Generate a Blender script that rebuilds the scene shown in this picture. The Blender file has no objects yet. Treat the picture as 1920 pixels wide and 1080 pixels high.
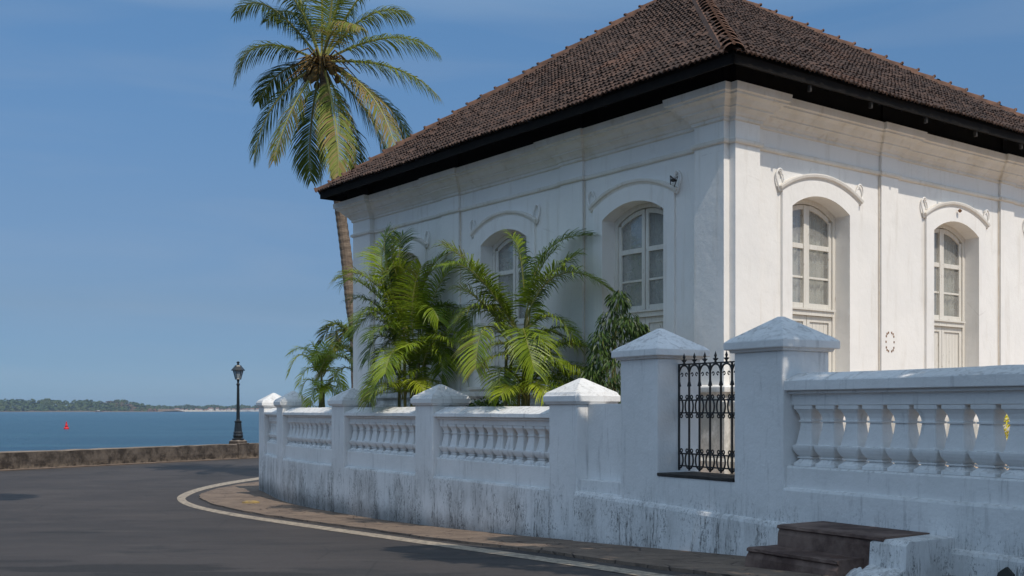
import bpy, bmesh, math, random
from mathutils import Vector, Matrix
R = math.radians
random.seed(7)
sc = bpy.context.scene
col = sc.collection

# ---------------------------------------------------------------- camera
F_PX, HOR, EYE = 2075.0, 769.0, 2.26
cam_d = bpy.data.cameras.new('camera'); cam = bpy.data.objects.new('camera', cam_d); col.objects.link(cam)
cam.location = (0, 0, EYE); cam.rotation_euler = (R(90), 0, 0)
cam_d.sensor_width = 36; cam_d.lens = F_PX/1920*36; cam_d.shift_y = (HOR-540)/1920
cam_d.clip_start = 0.1; cam_d.clip_end = 20000
sc.camera = cam

# ---------------------------------------------------------------- world, sun
SUN = Vector((.535, -.845, 1.32)).normalized()
w = bpy.data.worlds.new('World'); sc.world = w; w.use_nodes = True
nt = w.node_tree; nt.nodes.clear()
sky = nt.nodes.new('ShaderNodeTexSky'); sky.sky_type = 'NISHITA'; sky.sun_disc = False
sky.sun_elevation = math.asin(SUN.z); sky.sun_rotation = math.atan2(SUN.x, SUN.y)
sky.air_density = 1.2; sky.dust_density = 0.1; sky.ozone_density = 3.5; sky.altitude = 0
# very thin cloud wisps
bg = nt.nodes.new('ShaderNodeBackground'); bg.inputs[1].default_value = SKY_STRENGTH = 0.095
wo = nt.nodes.new('ShaderNodeOutputWorld')
# sky tint: deeper blue low down, added warm fill overhead, by true elevation of the view direction
tc_ = nt.nodes.new('ShaderNodeTexCoord'); sx_ = nt.nodes.new('ShaderNodeSeparateXYZ'); nt.links.new(tc_.outputs['Generated'], sx_.inputs[0])
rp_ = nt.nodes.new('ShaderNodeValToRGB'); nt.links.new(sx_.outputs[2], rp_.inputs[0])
el = rp_.color_ramp.elements; el[0].position = 0.0; el[0].color = (.255,.48,1.0,1); el[1].position = .52; el[1].color = (4.4,3.4,2.4,1)  # top stop: warm extra brightness added to lift the shaded walls
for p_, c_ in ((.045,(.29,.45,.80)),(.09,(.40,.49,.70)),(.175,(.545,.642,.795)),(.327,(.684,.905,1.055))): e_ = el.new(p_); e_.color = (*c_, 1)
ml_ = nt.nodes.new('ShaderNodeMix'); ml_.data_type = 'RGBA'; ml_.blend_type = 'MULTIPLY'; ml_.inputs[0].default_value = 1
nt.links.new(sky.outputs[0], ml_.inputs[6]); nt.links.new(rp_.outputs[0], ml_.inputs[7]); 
mpc = nt.nodes.new('ShaderNodeMapping'); nt.links.new(tc_.outputs['Generated'], mpc.inputs[0]); mpc.inputs['Scale'].default_value = (1.2,1.2,9)
nz_ = nt.nodes.new('ShaderNodeTexNoise'); nt.links.new(mpc.outputs[0], nz_.inputs[0]); nz_.inputs['Scale'].default_value = 2.2; nz_.inputs['Detail'].default_value = 6; nz_.inputs['Distortion'].default_value = .6
mr_ = nt.nodes.new('ShaderNodeMapRange'); nt.links.new(nz_.outputs[0], mr_.inputs[0]); mr_.inputs[1].default_value = .46; mr_.inputs[2].default_value = .75; mr_.inputs[3].default_value = 0; mr_.inputs[4].default_value = .2
mc_ = nt.nodes.new('ShaderNodeMix'); mc_.data_type = 'RGBA'; nt.links.new(mr_.outputs[0], mc_.inputs[0]); nt.links.new(ml_.outputs[2], mc_.inputs[6]); mc_.inputs[7].default_value = (3.9,4.6,5.6,1)
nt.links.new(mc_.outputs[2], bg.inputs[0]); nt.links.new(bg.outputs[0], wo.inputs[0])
sd = bpy.data.lights.new('sun', 'SUN'); sd.energy = 2.95; sd.angle = R(.53); sd.color = (1, .91, .79)
so = bpy.data.objects.new('sun', sd); col.objects.link(so); so.rotation_euler = SUN.to_track_quat('Z', 'Y').to_euler()
so.location = (20, -30, 50)
sc.view_settings.view_transform = 'Standard'; sc.view_settings.look = 'None'
sc.view_settings.exposure = 0.0; sc.view_settings.gamma = 1; sc.view_settings.use_curve_mapping = False
sc.cycles.volume_bounces = 0; sc.cycles.max_bounces = 8; sc.cycles.transparent_max_bounces = 16

# ---------------------------------------------------------------- helpers
def tag(o, label=None, cat=None, group=None, kind=None):
    if label: o['label'] = label
    if cat: o['category'] = cat
    if group: o['group'] = group
    if kind: o['kind'] = kind
    return o
def empty(name, loc=(0,0,0), rz=0, parent=None):
    o = bpy.data.objects.new(name, None); col.objects.link(o)
    o.location = loc; o.rotation_euler = (0, 0, rz); o.empty_display_size = .3
    if parent: o.parent = parent
    return o
def copy_tree(o, parent=None):
    c = o.copy(); col.objects.link(c)
    if parent: c.parent = parent
    for ch in list(o.children): copy_tree(ch, c)
    return c
class MB:
    def __init__(s): s.v = []; s.f = []; s.a = []; s.cur = 0.0
    def add(s, vs, fs):
        b = len(s.v); s.v += [tuple(v) for v in vs]
        for f in fs: s.f.append(tuple(b+i for i in f)); s.a.append(s.cur)
    def box(s, x0, x1, y0, y1, z0, z1):
        s.add([(x0,y0,z0),(x1,y0,z0),(x1,y1,z0),(x0,y1,z0),(x0,y0,z1),(x1,y0,z1),(x1,y1,z1),(x0,y1,z1)],
              [(0,3,2,1),(4,5,6,7),(0,1,5,4),(1,2,6,5),(2,3,7,6),(3,0,4,7)])
    def loft(s, rings, cap=True, close=True):
        n = len(rings[0]); vs = [v for r in rings for v in r]; fs = []
        for i in range(len(rings)-1):
            for j in range(n if close else n-1):
                k = (j+1) % n
                fs.append((i*n+j, i*n+k, (i+1)*n+k, (i+1)*n+j))
        if cap and close:
            fs.append(tuple(range(n))[::-1]); fs.append(tuple((len(rings)-1)*n+j for j in range(n)))
        s.add(vs, fs)
    def lathe(s, prof, cx=0, cy=0, n=16, rot=0):   # prof: (radius,z)
        s.loft([[(cx+r*math.cos(rot+2*math.pi*j/n), cy+r*math.sin(rot+2*math.pi*j/n), z) for j in range(n)] for r, z in prof])
    def squares(s, prof, cx=0, cy=0, ch=0.0):      # prof: (half, z); ch chamfer
        rings = []
        for h, z in prof:
            c = min(ch, h*.4)
            if c > 0:
                p = [(-h+c,-h),(h-c,-h),(h,-h+c),(h,h-c),(h-c,h),(-h+c,h),(-h,h-c),(-h,-h+c)]
            else: p = [(-h,-h),(h,-h),(h,h),(-h,h)]
            rings.append([(cx+x, cy+y, z) for x, y in p])
        s.loft(rings)
    def tube(s, pts, rad, n=6, cap=True):
        pts = [Vector(p) for p in pts]; m = len(pts)
        rs = rad if isinstance(rad, (list, tuple)) else [rad]*m
        T0 = (pts[1]-pts[0]).normalized()
        ref = Vector((0,0,1)) if abs(T0.z) < .9 else Vector((1,0,0))
        U = (ref - T0*ref.dot(T0)).normalized(); rings = []
        for i in range(m):
            T = (pts[min(i+1,m-1)]-pts[max(i-1,0)])
            T = T.normalized() if T.length > 1e-9 else T0
            U = U - T*U.dot(T); U = U.normalized() if U.length > 1e-6 else T.orthogonal().normalized()
            V = T.cross(U)
            rings.append([pts[i]+(U*math.cos(2*math.pi*j/n)+V*math.sin(2*math.pi*j/n))*rs[i] for j in range(n)])
        s.loft(rings, cap)
    def build(s, name, mat, parent=None, smooth=False, loc=None, rz=None, recalc=True, bevel=0, attr=None):
        me = bpy.data.meshes.new(name); me.from_pydata(s.v, [], s.f); me.validate()
        if recalc:
            bm = bmesh.new(); bm.from_mesh(me); bmesh.ops.recalc_face_normals(bm, faces=bm.faces[:]); bm.to_mesh(me); bm.free()
        if attr and len(s.a) == len(me.polygons):
            at = me.attributes.new(attr, 'FLOAT', 'FACE'); at.data.foreach_set('value', s.a)
        if smooth: me.polygons.foreach_set('use_smooth', [True]*len(me.polygons))
        me.materials.append(mat)
        o = bpy.data.objects.new(name, me); col.objects.link(o)
        if parent: o.parent = parent
        if loc: o.location = loc
        if rz is not None: o.rotation_euler = (0,0,rz)
        if bevel:
            b = o.modifiers.new('bevel', 'BEVEL'); b.width = bevel; b.segments = 2; b.limit_method = 'ANGLE'; b.angle_limit = R(40)
        return o

# ground height: level by the sea, rising towards the camera
def sp(x, k): 
    t = x/k
    return k*(t if t > 30 else math.log1p(math.exp(t)))
def g(y): return .0625*sp(21.3-y, 2.0) - .05*sp(9-y, 1.5)
def on_ground(px, py, dz=0.0):
    Y = 20.0
    for _ in range(40): Y = .5*Y + .5*(EYE-g(Y)-dz)*F_PX/(py-HOR)
    return Vector(((px-960)/F_PX*Y, Y, g(Y)+dz))
def at(px, py, Y): return Vector(((px-960)/F_PX*Y, Y, EYE+(HOR-py)/F_PX*Y))
def bez(a, b, c, n): return [a*(1-t)**2 + b*2*t*(1-t) + c*t*t for t in [i/n for i in range(n+1)]]
def catmull(P, n):
    out = []; Q = [P[0]*2-P[1]]+P+[P[-1]*2-P[-2]]
    for i in range(1, len(Q)-2):
        p0,p1,p2,p3 = Q[i-1],Q[i],Q[i+1],Q[i+2]
        for j in range(n):
            t = j/n
            out.append(.5*((2*p1)+(p2-p0)*t+(2*p0-5*p1+4*p2-p3)*t*t+(3*p1-p0-3*p2+p3)*t**3))
    out.append(P[-1]); return out

# ---------------------------------------------------------------- materials
class NM:
    """small node-material helper"""
    def __init__(s, name):
        s.m = bpy.data.materials.new(name); s.m.use_nodes = True; s.t = s.m.node_tree; s.t.nodes.clear()
        s.out = s.n('ShaderNodeOutputMaterial'); s.p = s.n('ShaderNodeBsdfPrincipled')
        s.l(s.p.outputs[0], s.out.inputs[0])
        s.geo = s.n('ShaderNodeNewGeometry'); s.pos = s.geo.outputs['Position']
        tc = s.n('ShaderNodeTexCoord'); s.obj = tc.outputs['Object']
    def n(s, k): return s.t.nodes.new(k)
    def l(s, a, b): s.t.links.new(a, b)
    def set(s, i, v):
        if hasattr(v, 'links'): s.l(v, i)
        else: i.default_value = v if not (isinstance(v, tuple) and len(v) == 3 and i.type == 'RGBA') else (*v, 1)
    def noise(s, scale=1, detail=4, rough=.55, vec=None, sc=(1,1,1), dist=0):
        mp = s.n('ShaderNodeMapping'); s.l(vec or s.pos, mp.inputs[0]); mp.inputs['Scale'].default_value = sc
        x = s.n('ShaderNodeTexNoise'); s.l(mp.outputs[0], x.inputs[0]); x.inputs['Scale'].default_value = scale
        x.inputs['Detail'].default_value = detail; x.inputs['Roughness'].default_value = rough; x.inputs['Distortion'].default_value = dist
        return x.outputs[0]
    def voro(s, scale=1, vec=None, sc=(1,1,1), feature='F1', out='Distance', rnd=1):
        mp = s.n('ShaderNodeMapping'); s.l(vec or s.pos, mp.inputs[0]); mp.inputs['Scale'].default_value = sc
        x = s.n('ShaderNodeTexVoronoi'); x.feature = feature; s.l(mp.outputs[0], x.inputs['Vector']); x.inputs['Scale'].default_value = scale
        x.inputs['Randomness'].default_value = rnd
        return x.outputs[out]
    def ramp(s, v, a, b, c0=0., c1=1.):
        x = s.n('ShaderNodeMapRange'); x.interpolation_type = 'SMOOTHSTEP'
        s.set(x.inputs[0], v); x.inputs[1].default_value = a; x.inputs[2].default_value = b
        x.inputs[3].default_value = c0; x.inputs[4].default_value = c1
        return x.outputs[0]
    def math(s, op, a, b=0.0):
        x = s.n('ShaderNodeMath'); x.operation = op; s.set(x.inputs[0], a); s.set(x.inputs[1], b); return x.outputs[0]
    def mix(s, f, a, b, mode='MIX'):
        x = s.n('ShaderNodeMix'); x.data_type = 'RGBA'; x.blend_type = mode
        s.set(x.inputs[0], f); s.set(x.inputs[6], a); s.set(x.inputs[7], b); return x.outputs[2]
    def z(s, vec=None):
        x = s.n('ShaderNodeSeparateXYZ'); s.l(vec or s.pos, x.inputs[0]); return x.outputs[2]
    def attr(s, name):
        x = s.n('ShaderNodeAttribute'); x.attribute_name = name; return x.outputs['Fac']
    def bump(s, h, strength=.3, dist=.02, prev=None):
        x = s.n('ShaderNodeBump'); x.inputs['Strength'].default_value = strength; x.inputs['Distance'].default_value = dist
        s.l(h, x.inputs['Height'])
        if prev: s.l(prev, x.inputs['Normal'])
        s.l(x.outputs[0], s.p.inputs['Normal']); return x.outputs[0]
    def fin(s, c, rough=.8, spec=.3, metal=0):
        s.set(s.p.inputs['Base Color'], c); s.set(s.p.inputs['Roughness'], rough)
        s.p.inputs['Specular IOR Level'].default_value = spec; s.p.inputs['Metallic'].default_value = metal
        return s.m

def m_house():
    k = NM('lime_plaster')
    c = k.mix(k.ramp(k.noise(.7, 5), .35, .7), (.84,.815,.775), (.78,.76,.73))
    st = k.math('MULTIPLY', k.ramp(k.noise(1, 6, .65, sc=(5,5,.5)), .52, .76), .42)
    c = k.mix(st, c, (.54,.48,.40))
    cr = k.math('ADD', k.voro(.45, feature='DISTANCE_TO_EDGE', rnd=1), k.math('MULTIPLY', k.noise(5, 6, .7), .03))
    c = k.mix(k.math('MULTIPLY', k.ramp(cr, .0175, .0145), k.ramp(k.noise(.8, 4), .5, .62, 0, .28)), c, (.45,.41,.36))
    c = k.mix(k.math('MULTIPLY', k.ramp(k.noise(1, 7, .7, sc=(3,3,1.2), dist=.6), .56, .66), .22), c, (.62,.60,.56))
    pt = k.math('MULTIPLY', k.ramp(k.noise(9, 5, .7), .63, .75), .35)
    c = k.mix(pt, c, (.62,.59,.55))
    low = k.math('MULTIPLY', k.ramp(k.z(), 2.68, 2.5), k.ramp(k.noise(2.5, 6, .7, sc=(1,1,.7)), .33, .58))
    c = k.mix(k.math('MULTIPLY', low, .7), c, (.30,.29,.25))
    n1 = k.bump(k.noise(3, 4), .35, .04); k.bump(k.noise(60, 5, .7), .30, .006, n1)
    return k.fin(c, .88, .2)
def m_trim():
    k = NM('moulding_plaster')
    c = k.mix(k.ramp(k.noise(2, 6, .6), .35, .7), (.76,.73,.68), (.68,.64,.57))
    c = k.mix(k.math('MULTIPLY', k.ramp(k.noise(1, 6, .7, sc=(6,6,1.2)), .52, .72), .4), c, (.48,.41,.31))
    k.bump(k.noise(45, 5, .7), .35, .008)
    return k.fin(c, .88, .2)
def m_fence(name, lowmark=1.15, grime=1.0):
    k = NM(name)
    c = k.mix(k.ramp(k.noise(1.3, 5), .35, .7), (.80,.79,.775), (.72,.715,.70))
    # black mildew in vertical runs, thick towards the foot
    z = k.z()
    foot = k.ramp(z, lowmark+.15, lowmark-.45)
    broad = k.math('MULTIPLY', k.ramp(k.noise(1, 6, .65, sc=(2.2,2.2,.8)), .40, .66), foot)
    run = k.ramp(k.noise(1, 10, .85, sc=(20,20,3.4), dist=.5), .51, .57)
    zone = k.ramp(k.noise(1, 5, .7, sc=(2.2,2.2,.4)), .45, .60)
    spots = k.ramp(k.noise(34, 8, .85, sc=(1,1,.55)), .52, .58)
    patchy = k.ramp(k.noise(1, 7, .75, sc=(3.2,3.2,1.4)), .47, .56)
    a = k.math('MULTIPLY', k.math('MULTIPLY', run, zone), foot)
    b = k.math('MULTIPLY', k.math('MULTIPLY', spots, patchy), k.ramp(z, lowmark+.25, lowmark-.35))
    c = k.mix(k.math('MULTIPLY', broad, .42*grime), c, (.33,.32,.30))
    base = k.math('MULTIPLY', k.ramp(k.math('ADD', z, k.math('MULTIPLY', k.noise(5, 6, .7), -.35)), .38, -.05), .6*grime)
    dark = k.math('MINIMUM', k.math('ADD', k.math('ADD', k.math('MULTIPLY', a, .85*grime), k.math('MULTIPLY', b, .85*grime)), base), .9)
    c = k.mix(dark, c, (.052,.050,.046))
    # dirt streaks on top faces and under edges
    nz = k.z(k.geo.outputs['Normal'])
    up = k.math('MULTIPLY', k.ramp(nz, .25, .6), k.ramp(k.noise(7, 7, .75, dist=1.2), .47, .68))
    c = k.mix(k.math('MULTIPLY', up, .62), c, (.30,.28,.26))
    st = k.math('MULTIPLY', k.ramp(k.noise(1, 7, .7, sc=(9,9,1.1)), .53, .72), .46)
    c = k.mix(st, c, (.36,.35,.34))
    n1 = k.bump(k.noise(5, 5, .6), .45, .03)
    n2 = k.bump(k.voro(28, sc=(1,1,1), feature='SMOOTH_F1'), .22, .010, n1)
    k.bump(k.noise(75, 5, .7), .4, .006, n2)
    return k.fin(c, .86, .2)
def m_wood():
    k = NM('painted_wood')
    grain = k.noise(1, 6, .7, sc=(30,30,2))
    c = k.mix(k.ramp(grain, .3, .8), (.72,.69,.63), (.62,.58,.51))
    peel = k.ramp(k.noise(1, 7, .75, sc=(22,22,5), dist=.6), .60, .66)
    c = k.mix(k.math('MULTIPLY', peel, .75), c, (.22,.15,.10))
    k.bump(grain, .3, .004)
    return k.fin(c, .6, .35)
def m_simple(name, c0, c1, scale=6, rough=.8, spec=.3, metal=0, bump=.2, bscale=40, sc=(1,1,1)):
    k = NM(name)
    c = k.mix(k.ramp(k.noise(scale, 6, .65, sc=sc), .35, .68), c0, c1)
    if bump: k.bump(k.noise(bscale, 5, .7, sc=sc), bump, .01)
    return k.fin(c, rough, spec, metal)
def m_tile():
    k = NM('clay_tile')
    r = k.attr('shade')
    c = k.mix(k.ramp(r, 0, 1), (.046,.030,.024), (.098,.060,.045))
    c = k.mix(k.math('MULTIPLY', k.ramp(k.noise(.9, 5, .6), .52, .72), .55), c, (.15,.075,.048))
    c = k.mix(k.ramp(k.noise(6, 7, .75), .48, .68), c, (.034,.027,.025))
    k.bump(k.noise(50, 4), .5, .01)
    return k.fin(c, .85, .25)
def m_leaf(name, c0, c1, trans=.35, rough=.45, spec=.4, tip=None):
    k = NM(name)
    r = k.attr('shade')
    c = k.mix(k.ramp(r, 0, 1), c0, c1)
    oi = k.n('ShaderNodeObjectInfo')
    c = k.mix(k.math('MULTIPLY', oi.outputs['Random'], .35), c, tuple(x*1.5 for x in c1))
    if tip: c = k.mix(k.ramp(r, .9, 1.0), c, tip)
    k.fin(c, rough, spec)
    tr = k.n('ShaderNodeBsdfTranslucent'); k.l(c, tr.inputs[0])
    ms = k.n('ShaderNodeMixShader'); ms.inputs[0].default_value = trans
    k.l(k.p.outputs[0], ms.inputs[1]); k.l(tr.outputs[0], ms.inputs[2]); k.l(ms.outputs[0], k.out.inputs[0])
    return k.m
TAR = [(on_ground(*a).x, on_ground(*a).y, rx, ry, am) for a, rx, ry, am in (((225,1066),1.7,.75,.75),((390,1078),1.5,.5,.7),((130,998),.9,.35,.6),((60,1052),.7,.3,.5))]
def m_asphalt():
    k = NM('asphalt')
    c = k.mix(k.ramp(k.noise(.35, 6, .6), .35, .68), (.062,.053,.050), (.042,.037,.036))
    c = k.mix(k.math('MULTIPLY', k.ramp(k.noise(1, 6, .7, sc=(.35,1.6,1)), .5, .7), .45), c, (.098,.084,.075))
    # oily and patched areas with their own shape
    c = k.mix(k.math('MULTIPLY', k.ramp(k.noise(1, 8, .72, sc=(.35,.9,1), dist=.4), .57, .63), .7), c, (.030,.029,.029))
    for cx, cy, rx, ry, am in TAR:
        mp = k.n('ShaderNodeMapping'); k.l(k.pos, mp.inputs[0]); mp.inputs['Location'].default_value = (-cx/rx,-cy/ry,0); mp.inputs['Scale'].default_value = (1/rx,1/ry,0)
        ln = k.n('ShaderNodeVectorMath'); ln.operation = 'LENGTH'; k.l(mp.outputs[0], ln.inputs[0])
        edge = k.math('ADD', ln.outputs['Value'], k.math('MULTIPLY', k.noise(1, 8, .75, sc=(1.1,3.0,1), dist=.5), 1.6))
        c = k.mix(k.math('MULTIPLY', k.ramp(edge, 1.62, 1.45), am), c, (.020,.019,.019))
    crk = k.voro(.55, vec=None, feature='DISTANCE_TO_EDGE', rnd=1)
    wob = k.math('ADD', crk, k.math('MULTIPLY', k.noise(6, 6, .7), .03))
    c = k.mix(k.math('MULTIPLY', k.ramp(wob, .022, .015), .55), c, (.022,.021,.021))
    c = k.mix(k.math('MULTIPLY', k.ramp(k.noise(90, 3, .9), .62, .72), .5), c, (.17,.15,.135))
    c = k.mix(k.math('MULTIPLY', k.ramp(k.voro(70, out='Distance'), .28, .12), .5), c, (.20,.18,.165))
    n1 = k.bump(k.noise(2, 4), .25, .03); k.bump(k.noise(140, 3, .8), .6, .01, n1)
    return k.fin(c, .82, .3)
def m_paving():
    k = NM('worn_paving')
    c = k.mix(k.ramp(k.noise(1.5, 7, .7), .35, .68), (.235,.175,.13), (.15,.112,.088))
    br = k.voro(2.0, sc=(1,1,1), feature='DISTANCE_TO_EDGE', rnd=1)
    c = k.mix(k.math('MULTIPLY', k.ramp(br, .03, .008), k.ramp(k.noise(2, 3), .4, .6)), c, (.06,.045,.04))
    c = k.mix(k.ramp(k.noise(14, 6, .75), .55, .7), c, (.30,.24,.19))
    n1 = k.bump(k.ramp(br, 0, .06), .6, .015); k.bump(k.noise(35, 6, .75), .6, .02, n1)
    return k.fin(c, .9, .2)
def m_line():
    k = NM('road_paint')
    c = k.mix(k.ramp(k.noise(9, 7, .75), .42, .64), (.42,.345,.26), (.15,.13,.11))
    k.bump(k.noise(120, 3, .8), .4, .006)
    return k.fin(c, .8, .3)
def m_seawall():
    k = NM('weathered_seawall')
    c = k.mix(k.ramp(k.noise(2, 8, .75), .38, .62), (.045,.036,.03), (.125,.10,.08))
    c = k.mix(k.ramp(k.noise(7, 8, .8), .58, .7), c, (.24,.20,.16))
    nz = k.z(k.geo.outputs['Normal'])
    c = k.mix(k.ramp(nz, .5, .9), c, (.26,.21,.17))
    foot = k.math('MULTIPLY', k.ramp(k.z(), .25, 0), k.ramp(k.noise(4, 6, .7), .4, .6))
    c = k.mix(foot, c, (.20,.155,.115))
    n1 = k.bump(k.noise(3, 5), .7, .08); k.bump(k.noise(25, 6, .75), .7, .03, n1)
    return k.fin(c, .92, .15)
def m_water():
    k = NM('sea_water')
    n = k.noise(.05, 7, .65, sc=(.22,1.6,1), dist=.6)
    c = k.mix(k.ramp(n, .35, .65), (.008,.062,.115), (.028,.105,.155))
    b1 = k.noise(.5, 6, .65, sc=(.6,1.5,1))
    b2 = k.noise(2.6, 6, .7, sc=(.7,1.3,1))
    n1 = k.bump(b1, 1.0, .9); k.bump(b2, .9, .25, n1)
    return k.fin(c, .30, .30)
def m_glass():
    k = NM('window_glass')
    tr = k.n('ShaderNodeBsdfTransparent'); tr.inputs[0].default_value = (.90,.92,.90,1)
    gl = k.n('ShaderNodeBsdfGlossy'); gl.inputs['Roughness'].default_value = .04
    fr = k.n('ShaderNodeFresnel'); fr.inputs[0].default_value = 1.45
    ms = k.n('ShaderNodeMixShader'); k.l(k.math('MULTIPLY', fr.outputs[0], .22), ms.inputs[0])
    k.l(tr.outputs[0], ms.inputs[1]); k.l(gl.outputs[0], ms.inputs[2])
    du = k.n('ShaderNodeBsdfDiffuse'); du.inputs[0].default_value = (.52,.50,.46,1)      # dust film on the panes
    m2 = k.n('ShaderNodeMixShader'); k.l(k.ramp(k.noise(5, 5, .7), .2, .8, .25, .5), m2.inputs[0])
    k.l(ms.outputs[0], m2.inputs[1]); k.l(du.outputs[0], m2.inputs[2]); k.l(m2.outputs[0], k.out.inputs[0])
    return k.m
M = dict(
    house=m_house(), trim=m_trim(), fence=m_fence('boundary_plaster'), fence_up=m_fence('balustrade_plaster', .6, .3), wood=m_wood(), tile=m_tile(),
    dark_wood=m_simple('dark_timber', (.006,.005,.0045), (.010,.008,.007), rough=.9, spec=.2),
    ridge=m_simple('ridge_clay', (.17,.090,.058), (.085,.048,.034), 5, .9),
    asphalt=m_asphalt(), paving=m_paving(), line=m_line(), seawall=m_seawall(), water=m_water(), glass=m_glass(),
    soil=m_simple('dry_soil', (.20,.135,.085), (.13,.09,.06), 3, .95),
    court=m_simple('courtyard_paving', (.52,.39,.27), (.38,.28,.20), 2.5, .9),
    iron=m_simple('black_iron', (.012,.012,.013), (.022,.020,.019), 20, .45, .5, 0, .2, 90),
    lampiron=m_simple('lamp_iron', (.010,.012,.012), (.016,.017,.017), 20, .3, .5, 0, .1, 90),
    step=m_simple('step_cement', (.075,.044,.036), (.22,.15,.12), 2.2, .8, .3, 0, .7, 25),
    sill=m_simple('dark_sill', (.03,.027,.025), (.055,.048,.042), 8, .8),
    curtain=m_simple('curtain_cloth', (.60,.60,.56), (.52,.52,.49), 3, .95, .1, 0, 0),
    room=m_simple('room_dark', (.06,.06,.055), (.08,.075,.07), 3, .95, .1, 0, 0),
    rust=m_simple('rust', (.28,.15,.08), (.16,.09,.05), 20, .9),
    bark=m_simple('palm_bark', (.23,.175,.13), (.13,.095,.07), 5, .9, .2, 0, .6, 18, (1,1,5)),
    bark2=m_simple('tree_bark', (.10,.075,.055), (.06,.045,.035), 5, .9, .2, 0, .6, 18, (1,1,.3)),
    cane=m_simple('palm_cane', (.20,.17,.06), (.11,.12,.04), 4, .6, .4, 0, .3, 14, (1,1,4)),
    rachis=m_simple('frond_rib', (.30,.27,.07), (.20,.22,.06), 4, .5, .4, 0, 0),
    coco=m_leaf('coconut_leaflet', (.024,.060,.012), (.19,.22,.028), .32, .55, .22, (.30,.22,.07)),
    areca=m_leaf('areca_leaflet', (.024,.072,.009), (.29,.38,.024), .30, .42, .45, (.22,.22,.04)),
    areca_y=m_leaf('young_areca_leaflet', (.13,.21,.015), (.34,.40,.03), .38, .38, .5),
    leaf=m_leaf('shrub_leaf', (.018,.050,.012), (.085,.14,.020), .25, .45, .4),
    croton=m_leaf('croton_leaf', (.50,.44,.02), (.62,.55,.04), .3),
    husk=m_simple('coconut_husk', (.20,.115,.025), (.075,.05,.02), 9, .7),
    wood_far=m_leaf('far_foliage', (.030,.062,.022), (.085,.10,.035), .1, .9, .1, (.16,.10,.075)),
    sand=m_simple('sand', (.55,.47,.36), (.45,.38,.29), .05, .95),
    farwall=m_simple('far_wall', (.62,.58,.53), (.5,.46,.42), .05, .9, .2, 0, 0),
    farroof=m_simple('far_roof', (.26,.13,.09), (.18,.12,.10), .05, .9, .2, 0, 0),
    red=m_simple('buoy_paint', (.75,.02,.02), (.62,.015,.02), 2, .4, .5, 0, 0),
    lampglass=m_simple('lamp_glass', (.30,.34,.36), (.25,.28,.3), 5, .15, .5, 0, 0),
    cable=m_simple('old_cable', (.74,.68,.59), (.62,.53,.42), 12, .8),
    yellow=m_simple('yellow_paint', (.36,.25,.09), (.22,.16,.10), 8, .8),
)
# ================================================================ SETTING
SW_A = Vector((-19.2, 41.5)); SW_D = (Vector((-12.2, 52.7))-SW_A).normalized(); SW_N = Vector((SW_D.y, -SW_D.x))   # landward normal
def swp(a, b): p = SW_A + SW_D*a + SW_N*b; return p
def grid(name, a0, a1, b0, b1, step, dz, mat):
    mb = MB(); na = int((a1-a0)/step); nb = int((b1-b0)/step)
    vs = []
    for i in range(na+1):
        for j in range(nb+1):
            p = swp(a0+step*i, b0+step*j); vs.append((p.x, p.y, g(p.y)+dz))
    mb.add(vs, [(i*(nb+1)+j, (i+1)*(nb+1)+j, (i+1)*(nb+1)+j+1, i*(nb+1)+j+1) for i in range(na) for j in range(nb)])
    return mb.build(name, mat, smooth=True)
tag(grid('ground', -70, 60, -.3, 75, 1.0, -.012, M['soil']), 'bare soil ground under and around the road', kind='structure')
tag(grid('road', -69, 59, .45, 44.45, 1.0, 0, M['asphalt']), 'grey worn asphalt road curving past the white wall towards the sea', kind='structure')
mb = MB(); E = 4300
mb.add([(-E,-E,-1.5),(E,-E,-1.5),(E,E,-1.5),(-E,E,-1.5)], [(0,1,2,3)])
tag(mb.build('water', M['water']), 'blue green bay with small ripples', kind='structure')

# road edge line + pavement, traced on the ground plane
outer = [(560,886),(480,896),(420,905),(370,916),(338,928),(333,938),(352,949),(400,961),(480,975),(560,987),(650,1000),(760,1016),(900,1036),(1050,1058),(1200,1081),(1330,1101),(1500,1130)]
inner = [(560,890),(480,900.5),(424,909.5),(378,920),(352,931),(349,938),(368,947),(415,958),(490,970.5),(570,982),(660,995),(768,1010),(906,1029),(1056,1050),(1206,1072),(1336,1091),(1506,1119)]
O = catmull([on_ground(*p) for p in outer], 6); I = catmull([on_ground(*p) for p in inner], 6)
def ribbon(name, A, B, n, dz, mat, smooth=True):
    mb = MB(); vs = []
    for a, b in zip(A, B):
        for k in range(n+1):
            p = a.lerp(b, k/n); vs.append((p.x, p.y, g(p.y)+dz))
    mb.add(vs, [(i*(n+1)+k, (i+1)*(n+1)+k, (i+1)*(n+1)+k+1, i*(n+1)+k+1) for i in range(len(A)-1) for k in range(n)])
    return mb.build(name, mat, smooth=smooth)
tag(ribbon('road_marking', O, I, 2, .006, M['line']), 'worn white edge line painted round the bend', kind='structure')

# ---------------------------------------------------------------- boundary wall geometry (stations)
D = Vector((-.519,.855)).normalized(); NRM = Vector((-D.y, D.x))
P7 = Vector((3.06, 12.5))
def st(t, out=0): return P7 + D*t + NRM*out
S3 = st(13.45)
d2 = Vector((-.48,.877)).normalized(); P2a = S3 + d2*3.57
dp2 = Vector((-.39,.92)).normalized(); P2b = P2a + dp2*.72
d1 = Vector((-.34,.94)).normalized(); P1a = P2b + d1*2.46
dp1 = Vector((-.40,.916)).normalized(); P1b = P1a + dp1*.72
dback = Vector((.62,.78)).normalized()
FOOT = [st(-9), st(-4), st(0), st(4), st(8), st(13.4), P2a, P2b, P1a, P1b]
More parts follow.
